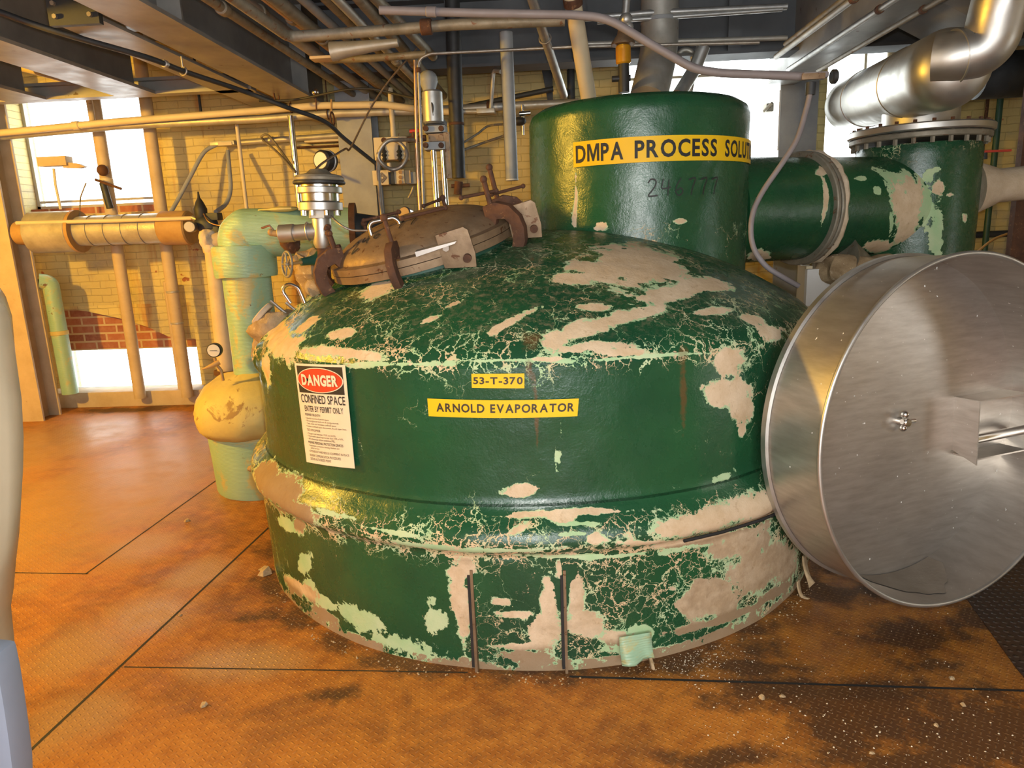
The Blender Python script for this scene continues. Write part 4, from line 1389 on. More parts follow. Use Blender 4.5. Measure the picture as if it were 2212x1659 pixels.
# hand wheel valve
HW = thing('handwheel_valve', P(650, 590, 3.45), 'small green gate valve with spoked iron handwheel below the relief valve', 'valve')
wc, we = P(620, 571, 3.35), P(690, 561, 3.5)
wa = un([-.72, -.66, .08])
wb = MB().torus(wc, wa, .060, .0065, 28, 8)
for k in range(5):
    a = 2 * math.pi * k / 5
    e1_ = un(np.cross(wa, [0, 0, 1]))
    e2_ = np.cross(wa, e1_)
    wb.cyl(wc, wc + .060 * (math.cos(a) * e1_ + math.sin(a) * e2_), .005, 8)
wb.sphere(wc, .013, 10)
wb.build('handwheel', M['conduit'], HW)
MB().cyl(wc, we, .008, 10).build('stem', M['ochre'], HW)
MB().lathe([(.018, 0), (.022, .06), (.03, .09), (.045, .11), (.05, .13), (.05, .2)], P(650, 566, 3.42), un(we - wc), 22).build('body', M['greenpipe'], HW)
MB().cyl(P(640, 564, 3.4), P(636, 552, 3.4), .013, 10).build('gland', M['ochre'], HW)
for k, (px, py, Y, s, lab) in enumerate(((628, 520, 3.8, .055, 'rusty pipe clamp lump under the pale green elbow'), (672, 590, 3.75, .10, 'brown bundle of torn lagging behind the handwheel'))):
    tag(MB().sphere(P(px, py, Y), s, 20, (1, .9, 1.2)).lump(s * .5, 12, k * 3).build('torn_lagging', M['insul' if k else 'rust']), lab, 'insulation')

# ================================================================ pale green pipe with lagged foot
GX, GY = P(545, 700, 4.25)[0], 4.25
GP = thing('lagged_pipe', (GX, GY, 0), 'fat pale green lagged pipe rising from the floor and elbowing right', 'pipe')
gz_ = lambda px, py: P(px, py, GY)[2]
zb0 = gz_(445, 915)
zb1 = gz_(520, 808)
MB().lathe([(.318, 0), (.325, .02), (.335, zb0 * .6), (.345, zb0 + .03)], (GX, GY, 0), seg=64, cap=True).lump(.006, 5, 1).build('lagged_foot', M['pale'], GP)
zc_ = zb1 - zb0
MB().lathe([(.30, zb0 - .02), (.365, zb0 - .015), (.400, zb0 + .03), (.405, zb0 + .10), (.385, zb0 + .18), (.33, zb0 + zc_ * .78), (.26, zb0 + zc_ * .95), (.17, zb1 + .005), (.13, zb1 + .03)], (GX, GY, 0), seg=72, cap=True).lump(.03, 4, 8).build('mastic_cap', M['mastic'], GP, sharp=80)
zc0, zc1 = gz_(545, 597), gz_(535, 530)
MB().cyl((GX, GY, zb1 - .05), (GX, GY, zc0 + .02), .142, 56).build('riser', M['pale'], GP)
MB().lathe([(.150, zc0 + .004), (.178, zc0), (.184, zc0 + .02), (.186, zc1 - .015), (.18, zc1), (.15, zc1 + .004)], (GX, GY, 0), seg=64).lump(.008, 6, 3).build('collar', M['pale'], GP)
zt_ = P(600, 500, GY)[2]
ex = P(752, 502, GY + .05)
el = fillet([(GX, GY, zc1 - .02), (GX, GY, zt_), (ex[0], GY + .12, zt_ - .01)], .21, 14)
MB().tube(el, .140, 44).lump(.014, 7, 5).build('elbow', M['pale'], GP, sharp=60)
MB().lathe([(.10, 0), (.165, 0), (.165, .035), (.10, .035)], el[-1], el[-1] - el[-2], 40).build('end_flange', M['rust'], GP)
tk = MB().tube([np.array(el[-1]), np.array(el[-1]) + (.22, .1, -.02), np.array(el[-1]) + (.5, .25, -.05)], [.11, .09, .08], 24).build('tail_pipe', M['dark'], GP)
MB().sphere(P(600, 452, 4.2), .05, 14, (2.6, 1, .3)).lump(.03, 9, 2).build('mastic_ridge', M['mastic'], GP)
# gauge on the mastic cap
g = thing('pressure_gauge', P(480, 812, 3.98), 'white-faced black pressure gauge on a bent bracket on the yellow mastic cap', 'gauge')
gc = P(462, 757, 3.98)
gd = un([.12, -.97, .02])
MB().cyl(gc - gd * .035, gc + gd * .005, .042, 32, .004).build('case', M['black'], g)
MB().cyl(gc + gd * .005, gc + gd * .007, .036, 32).build('dial', M['dial'], g)
MB().box(gc + gd * .009, (.045, .002, .003)).build('needle', M['ink'], g)
MB().tube([P(464, 773, 3.98), P(466, 785, 3.98), P(478, 800, 3.98), P(482, 822, 3.98)], .009, 10).build('stem', M['ochre'], g)
MB().tube([P(474, 782, 3.97), P(458, 790, 3.95), P(436, 798, 3.95)], [.016, .014, .004], 10).build('cock_handle', M['ochre'], g)

# ================================================================ stainless pan leaning in the right foreground
k_ = .955
PC = CAM + (np.array([1.534, 2.6, .738]) - CAM) * k_
PR = .667 * k_
yaw, pit = .40, .05
PN = np.array([math.sin(yaw) * math.cos(pit), -math.cos(yaw) * math.cos(pit), math.sin(pit)])
PU = un(np.cross([0, 0, 1], PN))
PV = np.cross(PN, PU)
PD = .265
PB = PC - PN * PD
PAN = thing('steel_cover', (PB[0], PB[1], PB[2] - PR), 'big shallow round stainless steel cover standing on edge in the right foreground', 'cover')
MB().lathe([(0, 0), (PR, 0), (PR, PD), (PR - .004, PD), (PR - .004, .004), (0, .004)], PB, PN, 160, cap=False, ref=PV).build('pan', M['pan'], PAN, sharp=30)
MB().torus(PC, PN, PR + .004, .0085, 160, 10).build('rim_bead', M['stain'], PAN)
MB().lathe([(PR - .002, -.012), (PR + .012, -.012), (PR + .012, .012), (PR + .001, .016)], PB, PN, 160, cap=False, ref=PV).build('back_flange', M['stain'], PAN)
pp = lambda u, v, n: PB + PU * u + PV * v + PN * n
sp_ = MB().cyl(pp(0, 0, 0), pp(0, 0, .05), .017, 16, .003).cyl(pp(-.02, .005, .035), pp(.045, .0, .035), .010, 14).sphere(pp(.0, .03, .03), .016, 12).sphere(pp(0, -.025, .025), .014, 12)
sp_.build('centre_fitting', M['chrome'], PAN)
bk = MB()
bk.prism([(0, 0), (.105, .0), (.105, -.26), (0, -.22)], pp(.30, .06, .004), PN, PV, PU, .006)
bk.prism([(0, 0), (.28, 0), (.28, .006), (0, .006)], pp(.30, .055, .057), PU, PV, PN, .105)
bk.prism([(0, 0), (.28, 0), (.28, .006), (0, .006)], pp(.30, -.18, .057), PU, PV, PN, .105)
bo = bk.build('bracket_box', M['pan'], PAN, smooth=False)
MB().cyl(pp(.34, -.11, .06), pp(.62, -.10, .08), .019, 16, .006).build('bracket_pin', M['chrome'], bo)
# dried sediment on the inside of the wall, at the bottom
sd = MB()
ring_a, ring_b = [], []
for i in range(25):
    a = -math.pi / 2 - .32 + .62 * i / 24
    dpt = PD * (.03 + .0 * i)
    wob = .5 + .5 * mnoise.noise(Vector((i * .33, 2, 0)))
    e = PD * (.28 + .65 * math.sin(math.pi * i / 24) * (.6 + .4 * wob))
    d_ = PU * math.cos(a) + PV * math.sin(a)
    ring_a.append(PB + d_ * (PR - .0065) + PN * dpt)
    ring_b.append(PB + d_ * (PR - .0065) + PN * e)
sd.add(ring_a + ring_b, [(i, i + 1, 25 + i + 1, 25 + i) for i in range(24)])
so_ = sd.build('dried_sediment', M['sediment'], PAN)
# swing arm that carries the cover, running off to the right
arm = MB().tube(fillet([pp(.05, .0, -.03), pp(.05, 0, -.10), pp(1.35, 0, -.10), (pp(1.35, 0, -.10)[0], pp(1.35, 0, -.10)[1], 0.004)], .1), .03, 16)
arm.build('swing_arm', M['dark'], PAN)

# ================================================================ foreground plastic wrap at the left
wr = thing('wrapped_bundle', (-1.25, 1.45, 0), 'cloudy plastic sheet draped over a blue bundle at the left edge', 'plastic sheet')
out_px = [(-14, 612), (0, 622), (14, 640), (28, 680), (35, 760), (41, 850), (46, 930), (47, 1000), (44, 1070), (40, 1140), (32, 1200), (25, 1262), (18, 1300), (24, 1360), (34, 1440), (44, 1510), (50, 1560), (44, 1600), (44, 1662), (40, 1760)]
edge_pts = [P(x, y, 1.42) for x, y in out_px]
mb = MB()
nA = 26
for k, e in enumerate(edge_pts):
    zf_ = (e[2] - edge_pts[-1][2]) / (edge_pts[0][2] - edge_pts[-1][2])
    R_ = .24 + .02 * math.sin(k * .8)
    if k < 3:
        R_ *= (.45, .75, .9)[k]
    for i in range(nA):
        a = math.pi * 1.5 * (i / (nA - 1)) - math.pi * .75
        fold = .010 * math.sin(a * 7 + zf_ * 5) + .006 * math.sin(a * 13 - zf_ * 9) + .012 * mnoise.noise(Vector((a * 2, zf_ * 6, 1)))
        fold *= min(1, abs(a) * 2.5)
        mb.v.append(tuple(e + np.array([-R_ * .80, -R_ * .60, 0]) + (R_ + fold) * np.array([math.cos(a + .64), math.sin(a + .64), 0])))
for k in range(len(edge_pts) - 1):
    for i in range(nA - 1):
        mb.f.append((k * nA + i, k * nA + i + 1, (k + 1) * nA + i + 1, (k + 1) * nA + i))
o = mb.build('plastic_film', M['film'], wr, sharp=80)
md = o.modifiers.new('thickness', 'SOLIDIFY')
md.thickness = .002
bq = [P(x, y, 1.2) for x, y in ((-80, 1405), (-4, 1412), (8, 1470), (18, 1530), (28, 1600), (36, 1665), (40, 1760), (-80, 1760))]
MB().prism([(q[0], q[2]) for q in bq], (0, 1.22, 0), (1, 0, 0), (0, 0, 1), (0, 1, 0), .06).build('blue_bundle', M['blue'], wr, bevel=.012)

# ================================================================ overhead stainless duct on the right
SD = thing('stainless_duct', P(1985, 200, 4.8), 'wide brushed stainless duct with elbow above the separator flange, upper right', 'duct')
sa, sb_ = P(1838, 226, 6.4), P(2048, 150, 4.05)
sdx = un(sb_ - sa)
L_ = np.linalg.norm(sb_ - sa)
MB().lathe([(.205, 0), (.205, L_ - .02), (.19, L_ + .06), (.15, L_ + .12), (.08, L_ + .15), (0, L_ + .155)], sa, sdx, 64).build('main_run', M['stain'], SD, sharp=60)
for f_, r_ in ((.26, .211), (.72, .209)):
    MB().cyl(sa + sdx * (L_ * f_), sa + sdx * (L_ * f_ + .07), r_, 64, .004).build('band', M['stain'], SD)
e0_ = P(2020, 130, 4.0)
ep_ = fillet([e0_, P(2062, 125, 3.95), P(2135, 105, 3.9), P(2165, -10, 3.85), P(2185, -160, 3.8)], .30, 12)
MB().tube(ep_, .128, 44).build('elbow', M['stain'], SD, sharp=60)
MB().torus(P(2062, 124, 3.95), P(2090, 118, 3.95) - P(2050, 126, 3.95), .131, .006, 44, 8).build('weld_collar', M['stain'], SD)
MB().cyl((V2[0], V2[1], zf + .012), (V2[0], V2[1], P(1985, 190, 4.8)[2]), .218, 56).build('riser', M['stain'], SD)

# ================================================================ pipes and conduits
def pipe(name, label, cat, pts, r, mat, fil=.06, group=None, seg=14, parts=(), smoothline=False):
    q = [P(*p) if isinstance(p, tuple) and len(p) == 3 else np.array(p[:3], float) for p in pts]
    line = spline(q, 10) if smoothline else fillet(q, fil, 8)
    o = MB().tube(line, r, seg).build(name, M[mat], sharp=60)
    tag(o, label, cat, group)
    for kind, t, rr, ln, mt in parts:
        # fitting at fraction t of the run
        d = [0]
        for a, b in zip(line, line[1:]):
            d.append(d[-1] + np.linalg.norm(b - a))
        s = t * d[-1]
        i = max(j for j in range(len(line) - 1) if d[j] <= s + 1e-9)
        dr = un(line[i + 1] - line[i])
        c = line[i] + dr * (s - d[i])
        if kind == 'hanger':
            m = MB().torus(c, dr, r + .008, .005, 20, 6).cyl(c + np.array([0, 0, r + .008]), np.array([c[0], c[1], rr]), .005, 8)
        else:
            m = MB().cyl(c - dr * ln / 2, c + dr * ln / 2, rr, 20, min(.004, ln / 4))
        m.build(kind, M[mt], o)
    return o


def vert(px0, py0, px1, py1, Y, z0=None, z1=None):
    """plumb run through the photo point (px1, py1) from z0 to z1"""
    b = P(px1, py1, Y)
    t = P(px0, py0, Y)
    return [np.array((b[0], Y, b[2] if z0 is None else z0)), np.array((b[0], Y, t[2] if z1 is None else z1))]


G1 = 'tall lagged pipes at the left wall'
pipe('lagged_riser', 'tan lagged riser standing left of center in the low window', 'pipe', vert(200, 200, 300, 838, 6.42, .1, CZ), .053, 'tan', group=G1, parts=(('coupling', .62, .057, .06, 'cream'),))
pipe('lagged_riser', 'tan lagged riser with two seams at the right edge of the low window', 'pipe', vert(310, 200, 402, 835, 6.42, .1, CZ), .055, 'tan', group=G1, parts=(('seam_band', .22, .059, .02, 'jacket'), ('seam_band', .31, .059, .02, 'jacket')))
pipe('small_duct_pipe', 'slim tan pipe tight behind the right riser by the low window', 'pipe', vert(370, 760, 393, 840, 6.58, .1, 1.2), .035, 'tan')
gp_ = pipe('green_drain_pipe', 'thin pale green pipe with bent top in front of the low window', 'pipe', [P(152, 850, 6.35), P(108, 610, 6.35), P(84, 608, 6.3)], .072, 'pale', .10, parts=(('collar', .52, .078, .04, 'mastic'),))
vv = thing('drain_valve', P(76, 616, 6.28), 'little rusty valve on the bent top of the thin green pipe', 'valve')
MB().cyl(P(86, 610, 6.3), P(68, 612, 6.28), .03, 14).build('body', M['rust'], vv)
MB().cyl(P(74, 612, 6.28), P(74, 635, 6.28), .012, 10).build('stem', M['steelbolt'], vv)

lp = thing('insulated_main', P(200, 540, 6.1), 'foil-jacketed horizontal pipe under the left window', 'pipe')
A_, B_, C_, D_ = P(66, 503, 6.1), P(166, 500, 6.1), P(352, 493, 6.1), P(412, 492, 6.1)
MB().cyl(P(40, 504, 6.1), P(80, 503, 6.1), .10, 24).build('bare_end', M['ochre'], lp)
MB().cyl(P(74, 503, 6.1), B_, .178, 48, .01).lump(.008, 9, 2).build('fat_jacket', M['jacket'], lp)
MB().lathe([(.120, 0), (.182, 0), (.182, .03), (.120, .03)], B_, C_ - B_, 48).build('end_ring', M['ochre'], lp)
MB().cyl(B_, C_, .128, 48, .004).lump(.010, 8, 5).build('slim_jacket', M['jacket'], lp)
MB().cyl(C_, D_, .145, 48, .012).build('end_can', M['ochre'], lp)
for t in (.2, .4, .6, .8):
    MB().torus(B_ * (1 - t) + C_ * t, C_ - B_, .131, .004, 40, 6).build('strap', M['jacket'], lp)
pipe('thin_rail_pipe', 'thin pipe running just in front of the foil-jacketed main', 'pipe', [(36, 482, 5.95), (240, 477, 5.95), (425, 471, 5.95)], .017, 'cream')
gk = thing('small_gauge', P(412, 492, 5.8), 'tiny round gauge at the end of the foil-jacketed main', 'gauge')
MB().cyl(P(416, 490, 5.84), P(409, 490, 5.74), .045, 24, .004).build('case', M['steelbolt'], gk)
MB().cyl(P(409, 490, 5.742), P(409, 490, 5.735), .038, 24).build('dial', M['dial'], gk)
av = thing('control_valve', P(455, 520, 5.9), 'black dirty control valve with pointed cap left of the pale green elbow', 'valve')
MB().lathe([(.035, 0), (.05, .03), (.055, .10), (.03, .16), (.012, .19), (.006, .24)], P(436, 478, 5.9), (0, 0, 1), 20).build('bonnet', M['black'], av)
MB().sphere(P(445, 486, 5.9), .085, 16, (1.2, .8, .8)).lump(.03, 10, 2).build('body', M['dark'], av)
MB().box(P(463, 468, 5.9), (.10, .10, .06)).box(P(462, 505, 5.9), (.13, .1, .12)).build('bracket', M['dark'], av, bevel=.008)
MB().tube(spline([P(440, 462, 5.85), P(450, 478, 5.8), P(468, 486, 5.8), P(490, 487, 5.8)], 8), .006, 8).build('copper_line', M['copper'], av)
MB().cyl(P(415, 470, 5.9), P(430, 476, 5.9), .022, 12).build('stub', M['steelbolt'], av)

tp_ = pipe('lagged_branch', 'tan lagged vertical pipe standing close behind the pale green pipe', 'pipe', [P(492, 806, 4.62), P(464, 540, 4.62)], .066, 'tan', parts=(('foot_flange', .01, .09, .03, 'rust'),))
sn_ = thing('capped_stub', P(455, 525, 4.62), 'stubby pipe end wrapped in torn tan cloth left of the pale green collar', 'pipe')
MB().cyl(P(492, 518, 4.62), P(450, 523, 4.6), .055, 24).build('stub', M['tan'], sn_)
MB().sphere(P(450, 523, 4.6), .072, 20, (.9, 1, 1)).lump(.035, 14, 5).build('torn_cloth', M['cloth'], sn_)

Y1 = 6.05
pipe('wall_pipe', 'upper of the two long yellow-lit pipes crossing the left window', 'pipe', [(-60, 293, Y1), (250, 263, Y1), (560, 239, Y1), (690, 228, Y1), (830, 226, Y1), (918, 238, Y1), (1000, 243, Y1)], .028, 'cream', .3, group='long pipes along the wall', parts=(('coupling', .22, .035, .06, 'cream'), ('hanger', .66, 2.9, 0, 'rust')))
pipe('wall_pipe', 'lower of the two long yellow-lit pipes crossing the left window', 'pipe', [(-60, 300, Y1 + .1), (250, 272, Y1 + .1), (560, 257, Y1 + .1), (740, 244, Y1 + .1), (900, 240, Y1 + .1), (1160, 226, Y1 + .1), (1250, 222, Y1 + .1)], .033, 'lightcond', .3, group='long pipes along the wall', parts=(('hanger', .60, 2.9, 0, 'rust'), ('coupling', .86, .05, .05, 'rust')))
pipe('window_conduit', 'bent conduit dropping from the ceiling into the left window', 'conduit', [P(20, 140, 5.6), P(150, 172, 5.7), P(190, 200, 6.3), P(200, 262, 6.3)], .026, 'tan', .2)
sw = thing('lever_switch_box', P(120, 365, 6.3), 'small box with side arm on a rod, silhouetted in the left window', 'switch box')
MB().bx(P(98, 362, 6.35), P(140, 336, 6.25)).build('box', M['tan'], sw, bevel=.008)
MB().prism([(0, 0), (.14, -.02), (.20, -.05), (.14, -.06), (0, -.05)], P(138, 350, 6.3), (1, 0, 0), (0, 0, 1), (0, 1, 0), .05).build('arm', M['tan'], sw)
MB().tube([P(116, 364, 6.3), P(120, 400, 6.3), P(131, 452, 6.3)], .012, 8).build('rod', M['cream'], sw)
pipe('thin_rod', 'thin bent wire rising behind the foil main in the left window', 'wire', [(172, 475, 6.1), (172, 455, 6.15), (174, 425, 6.2), (186, 395, 6.2)], .006, 'conduit')
pvv = thing('pipe_stop_valve', P(222, 385, 6.3), 'small stop valve on the riser in front of the left window', 'valve')
MB().sphere(P(222, 368, 6.32), .05, 14).cyl(P(206, 388, 6.28), P(262, 408, 6.28), .012, 8).build('body', M['rust'], pvv)
MB().tube([P(222, 395, 6.32), P(238, 450, 6.32)], .03, 12).build('stem', M['dark'], pvv)

pipe('window_mullion_pipe', 'upright conduit right beside the left window frame', 'conduit', vert(420, 160, 428, 195, 6.5, 2.65, CZ), .012, 'dark')
# conduit run with junction and flexible tails
pipe('wall_conduit', 'horizontal conduit with an oblong box on the brick wall left of the grey column', 'conduit', [(505, 309, 6.6), (600, 302, 6.6), (738, 292, 6.6)], .026, 'lightcond', parts=(('coupling', .35, .032, .05, 'galv'),))
jb = thing('oblong_junction_box', P(487, 318, 6.6), 'oblong pale junction box at the left end of the wall conduit', 'junction box')
MB().bx(P(466, 318, 6.62), P(505, 303, 6.5)).build('body', M['lightcond'], jb, bevel=.012)
MB().bx(P(472, 315, 6.5), P(500, 306, 6.492)).build('cover', M['cream'], jb, bevel=.003)
pipe('flexible_conduit', 'grey flexible conduit arching down from the oblong box to the foil main', 'conduit', [(468, 312, 6.55), (440, 330, 6.5), (412, 380, 6.4), (385, 430, 6.3), (368, 460, 6.2)], .018, 'greyp', smoothline=True)
pipe('flexible_conduit', 'grey flexible conduit looping down from under the oblong box to the black valve', 'conduit', [(492, 326, 6.5), (496, 370, 6.4), (498, 410, 6.3), (488, 440, 6.2), (466, 458, 6.0)], .018, 'greyp', smoothline=True)
pipe('loop_cable', 'dark cable looped over the wall conduit and hanging toward the relief valve', 'cable', [(570, 303, 6.5), (565, 295, 6.45), (580, 293, 6.4), (610, 330, 6.2), (638, 372, 5.8), (600, 330, 6.2), (568, 303, 6.4)], .010, 'conduit', smoothline=True)
pipe('thin_riser', 'thin yellow-lit upright pipe behind the pale green elbow', 'pipe', vert(518, 262, 535, 470, 6.3, 0.0, P(518, 258, 6.3)[2]), .017, 'cream')
pipe('silver_riser', 'shiny upright pipe behind the relief valve cap', 'pipe', vert(628, 262, 648, 455, 6.1, 0.0, P(628, 250, 6.1)[2]), .026, 'chrome', parts=(('coupling', .55, .032, .05, 'galv'),))
nb = thing('wall_light_bar', P(695, 318, 6.7), 'short dirty light bar on the bricks above the black dial gauge', 'wall light')
MB().bx(P(668, 312, 6.74), P(737, 299, 6.6)).build('tube_cover', M['cream'], nb, bevel=.01)
MB().bx(P(640, 322, 6.75), P(735, 312, 6.66)).build('bracket', M['rust'], nb)
bg = thing('black_gauge', P(700, 372, 4.45), 'black-rimmed dial gauge just above the relief valve cap', 'gauge')
bc_, bd_ = P(698, 347, 4.45), un([-.35, -.93, 0])
MB().cyl(bc_ - bd_ * .075, bc_ + bd_ * .025, .062, 36, .01).build('case', M['black'], bg)
MB().cyl(bc_ + bd_ * .025, bc_ + bd_ * .027, .048, 32).build('dial', M['dial'], bg)
MB().torus(bc_ - bd_ * .04, bd_, .064, .006, 36, 8).build('bezel', M['galv'], bg)
MB().tube([P(706, 364, 4.48), P(706, 500, 4.42)], .014, 10).build('stem', M['dark'], bg)

# boxed valve group beside the grey column
jx = thing('square_junction_box', P(845, 350, 6.1), 'cream square junction box with two knockouts beside the grey column', 'junction box')
MB().bx(P(818, 350, 6.2), P(876, 294, 6.06)).build('body', M['cream'], jx, bevel=.008)
for px in (829, 862):
    MB().cyl(P(px, 303, 6.065), P(px, 303, 6.05), .022, 18).build('knockout', M['rust'], jx)
    MB().lathe([(.006, 0), (.022, .02), (.012, .035), (.026, .05), (.014, .065), (.026, .08), (.012, .095), (.008, .13)], P(px + 2, 349, 6.05), (0, 0, 1), 12).build('coiled_spring', M['dark'], jx)
    MB().tube([P(px + 2, 330, 6.05), P(px + 1, 306, 6.05)], .003, 6).build('spring_wire', M['dark'], jx)
pipe('box_conduit', 'short upright conduit entering the top of the cream junction box', 'conduit', vert(846, 190, 850, 296, 6.12), .022, 'cream')
pipe('box_conduit_stub', 'short conduit stub under the cream junction box', 'conduit', vert(840, 352, 842, 372, 6.12), .018, 'cream')
pipe('steam_hose', 'braided hose curled in a ring in front of the cream junction box', 'hose', [(826, 474, 4.6), (821, 420, 4.65), (817, 350, 4.7), (826, 316, 4.7), (848, 302, 4.7), (870, 315, 4.7), (879, 335, 4.68), (868, 358, 4.66), (848, 366, 4.66), (828, 356, 4.62), (817, 335, 4.6), (835, 306, 4.6), (865, 302, 4.65), (895, 302, 4.8), (915, 300, 4.9)], .013, 'steelbolt', smoothline=True, seg=10)
sx = thing('intercom_box', P(825, 402, 6.15), 'square cream speaker box with dark side under the junction box', 'box')
MB().bx(P(812, 402, 6.2), P(838, 367, 6.1)).build('face', M['cream'], sx, bevel=.008)
MB().bx(P(838, 401, 6.3), P(850, 369, 6.12)).build('housing', M['dark'], sx, bevel=.005)
for k in (1, .7, .4):
    c = P(825, 384, 6.095)
    MB().torus(c, (0, 1, 0), .042 * k, .003, 4, 6).build('grille_line', M['rustmid'], sx)
ox = thing('outlet_box', P(865, 400, 6.2), 'yellow-lit outlet box with three round sockets on the bricks', 'outlet')
MB().bx(P(858, 400, 6.3), P(872, 366, 6.14)).build('plate', M['cream'], ox, bevel=.006)
for py in (372, 383, 393):
    MB().cyl(P(865, py, 6.14), P(865, py, 6.125), .016, 16).build('socket', M['ochre'], ox)
MB().bx(P(872, 398, 6.3), P(886, 368, 6.18)).build('housing', M['tan'], ox)
sb2 = thing('grey_switch', P(891, 400, 6.3), 'slim grey switch box right of the outlet box', 'switch')
MB().bx(P(886, 400, 6.35), P(898, 371, 6.2)).build('body', M['greyp'], sb2, bevel=.006)
MB().tube(spline([P(893, 402, 6.28), P(889, 415, 6.28), P(882, 428, 6.28)], 6), .010, 8).build('tail', M['steelbolt'], sb2)

# level instrument
LI = thing('level_transmitter', P(940, 330, 4.9), 'silver cylinder level transmitter on a bolted block and two upright tubes', 'instrument')
LY = 4.9
lat = lambda x, y: P(x, y, LY)
MB().sphere(lat(925, 172), pr(19, LY), 24, (1, 1, .95)).lathe([(pr(19, LY), 0), (pr(11, LY), -.07), (pr(11, LY), -.12)], lat(926, 176), (0, 0, 1), 24).build('round_head', M['greyp'], LI)
MB().cyl(lat(937, 268), lat(933, 196), pr(21, LY), 36, .012).build('cylinder', M['galv'], LI)
MB().bx(lat(915, 271), lat(960, 258) + np.array([0, .12, 0])).build('black_cap', M['black'], LI, bevel=.004)
for y0_, y1_ in ((288, 271), (325, 306)):
    b_ = MB().bx(lat(918, y0_) + np.array([0, -.03, 0]), lat(962, y1_) + np.array([0, .10, 0]))
    bo_ = b_.build('bolted_block', M['greyp'], LI, bevel=.004)
    for px in (922, 955):
        MB().cyl(lat(px, (y0_ + y1_) / 2) + np.array([0, -.03, 0]), lat(px, (y0_ + y1_) / 2) + np.array([0, -.055, 0]), .018, 10).build('bolt', M['rust'], bo_)
MB().bx(lat(926, 306) + np.array([0, 0, 0]), lat(958, 288) + np.array([0, .08, 0])).build('yoke', M['rustmid'], LI)
for a, b, r_ in (((936, 325), (945, 480), .020), (((956, 325)), (966, 480), .018)):
    MB().cyl(lat(*a), lat(*b), r_, 16).build('tube', M['chrome'], LI)
MB().bx(lat(963, 385) + np.array([0, .0, 0]), lat(969, 285) + np.array([0, .05, 0])).build('side_rail', M['rustmid'], LI)
vb = thing('impulse_valve', P(895, 302, 4.88), 'small rusty needle valve between the curled hose and the level transmitter', 'valve')
MB().cyl(P(880, 302, 4.88), P(920, 298, 4.88), .020, 12).cyl(P(893, 300, 4.88), P(893, 285, 4.88), .012, 10).build('body', M['rust'], vb)
MB().cyl(P(885, 284, 4.88), P(905, 282, 4.88), .012, 10).build('handle', M['red'], vb)

pipe('copper_tube_pair', 'polished tube bending from the upright run to the right under the girder', 'tube', [P(916, 478, 4.7), P(903, 128, 4.7), P(930, 116, 4.7), P(1240, 101, 4.7), P(1640, 92, 4.7)], .010, 'steelbolt', .10, seg=12, parts=(('coupling', .30, .017, .03, 'rust'),))
pipe('copper_tube_pair', 'orange copper tube standing beside the polished tube', 'tube', [P(908, 482, 4.72), P(900, 330, 4.72), P(896, 130, 4.72)], .009, 'copper', seg=10)
pipe('black_pipe', 'straight black vertical pipe between the bricks and the grey pipe', 'pipe', [P(990, 385, 5.2), P(976, -20, 5.2)], .052, 'black', seg=24, parts=(('hose_band', .30, .056, .02, 'rust'),))
sr = thing('rusty_drain_fitting', P(985, 420, 5.2), 'rusty drain fitting hanging under the black pipe', 'fitting')
MB().cyl(P(991, 392, 5.2), P(989, 420, 5.2), .03, 14).cyl(P(975, 402, 5.2), P(1015, 400, 5.2), .014, 10).build('body', M['rust'], sr)
pipe('grey_pipe', 'pale grey vertical pipe with open lower end beside the vapour cylinder', 'pipe', [P(1106, 390, 5.0), P(1093, 70, 5.0)], .043, 'greyp', seg=28, parts=(('rim', .005, .045, .012, 'white'),))
pipe('hooked_conduit', 'small hooked conduit above an oblong fitting left of the grey pipe', 'conduit', [P(1060, 236, 6.06), P(1066, 152, 6.06), P(1082, 155, 5.96)], .016, 'lightcond', .03)
hf = thing('oblong_fitting', P(1050, 246, 6.1), 'oblong conduit fitting on the wall pipe left of the grey pipe', 'fitting')
MB().bx(P(1032, 249, 6.12), P(1068, 233, 6.02)).build('body', M['lightcond'], hf, bevel=.008)
MB().cyl(P(990, 241, 6.06), P(1034, 241, 6.06), .018, 12).build('nipple', M['lightcond'], hf)
pipe('cable_drop', 'dark cable sagging from the black pipe to the grey pipe', 'cable', [(985, 318, 5.2), (1030, 290, 5.3), (1056, 272, 5.3), (1100, 268, 5.0)], .008, 'conduit', smoothline=True)
pipe('cable_drop', 'dark cable below the first one from the black pipe to the grey pipe', 'cable', [(985, 330, 5.2), (1040, 310, 5.3), (1100, 290, 5.0)], .009, 'conduit', smoothline=True)

va = thing('valve_cluster', P(1128, 285, 6.1), 'little black and silver valve cluster just left of the vapour cylinder top', 'valve')
MB().sphere(P(1122, 262, 6.1), .045, 14, (1.3, 1, .8)).build('body', M['black'], va)
MB().cyl(P(1128, 226, 6.12), P(1130, 292, 6.12), .012, 10).cyl(P(1122, 246, 6.1), P(1146, 244, 6.1), .02, 12).build('stem', M['chrome'], va)
wbk = thing('wall_bracket', P(1180, 190, 6.6), 'dark triangular bracket on the bricks beside the slanting silver pipe', 'bracket')
MB().prism([(0, 0), (.10, 0), (.10, -.40), (.07, -.40)], P(1168, 138, 6.62), (1, 0, 0), (0, 0, 1), (0, 1, 0), .08).build('web', M['dark'], wbk)
MB().bx(P(1164, 140, 6.74), P(1192, 134, 6.5)).build('arm', M['dark'], wbk)
pipe('short_post', 'short dark upright post on the bricks behind the tan pipe', 'post', vert(1232, 145, 1234, 215, 6.72), .035, 'dark')
pipe('wall_angle', 'dark rail running along the bricks just above the wall pipes', 'rail', [P(1000, 232, 6.5), P(1195, 192, 6.5)], .022, 'dark')
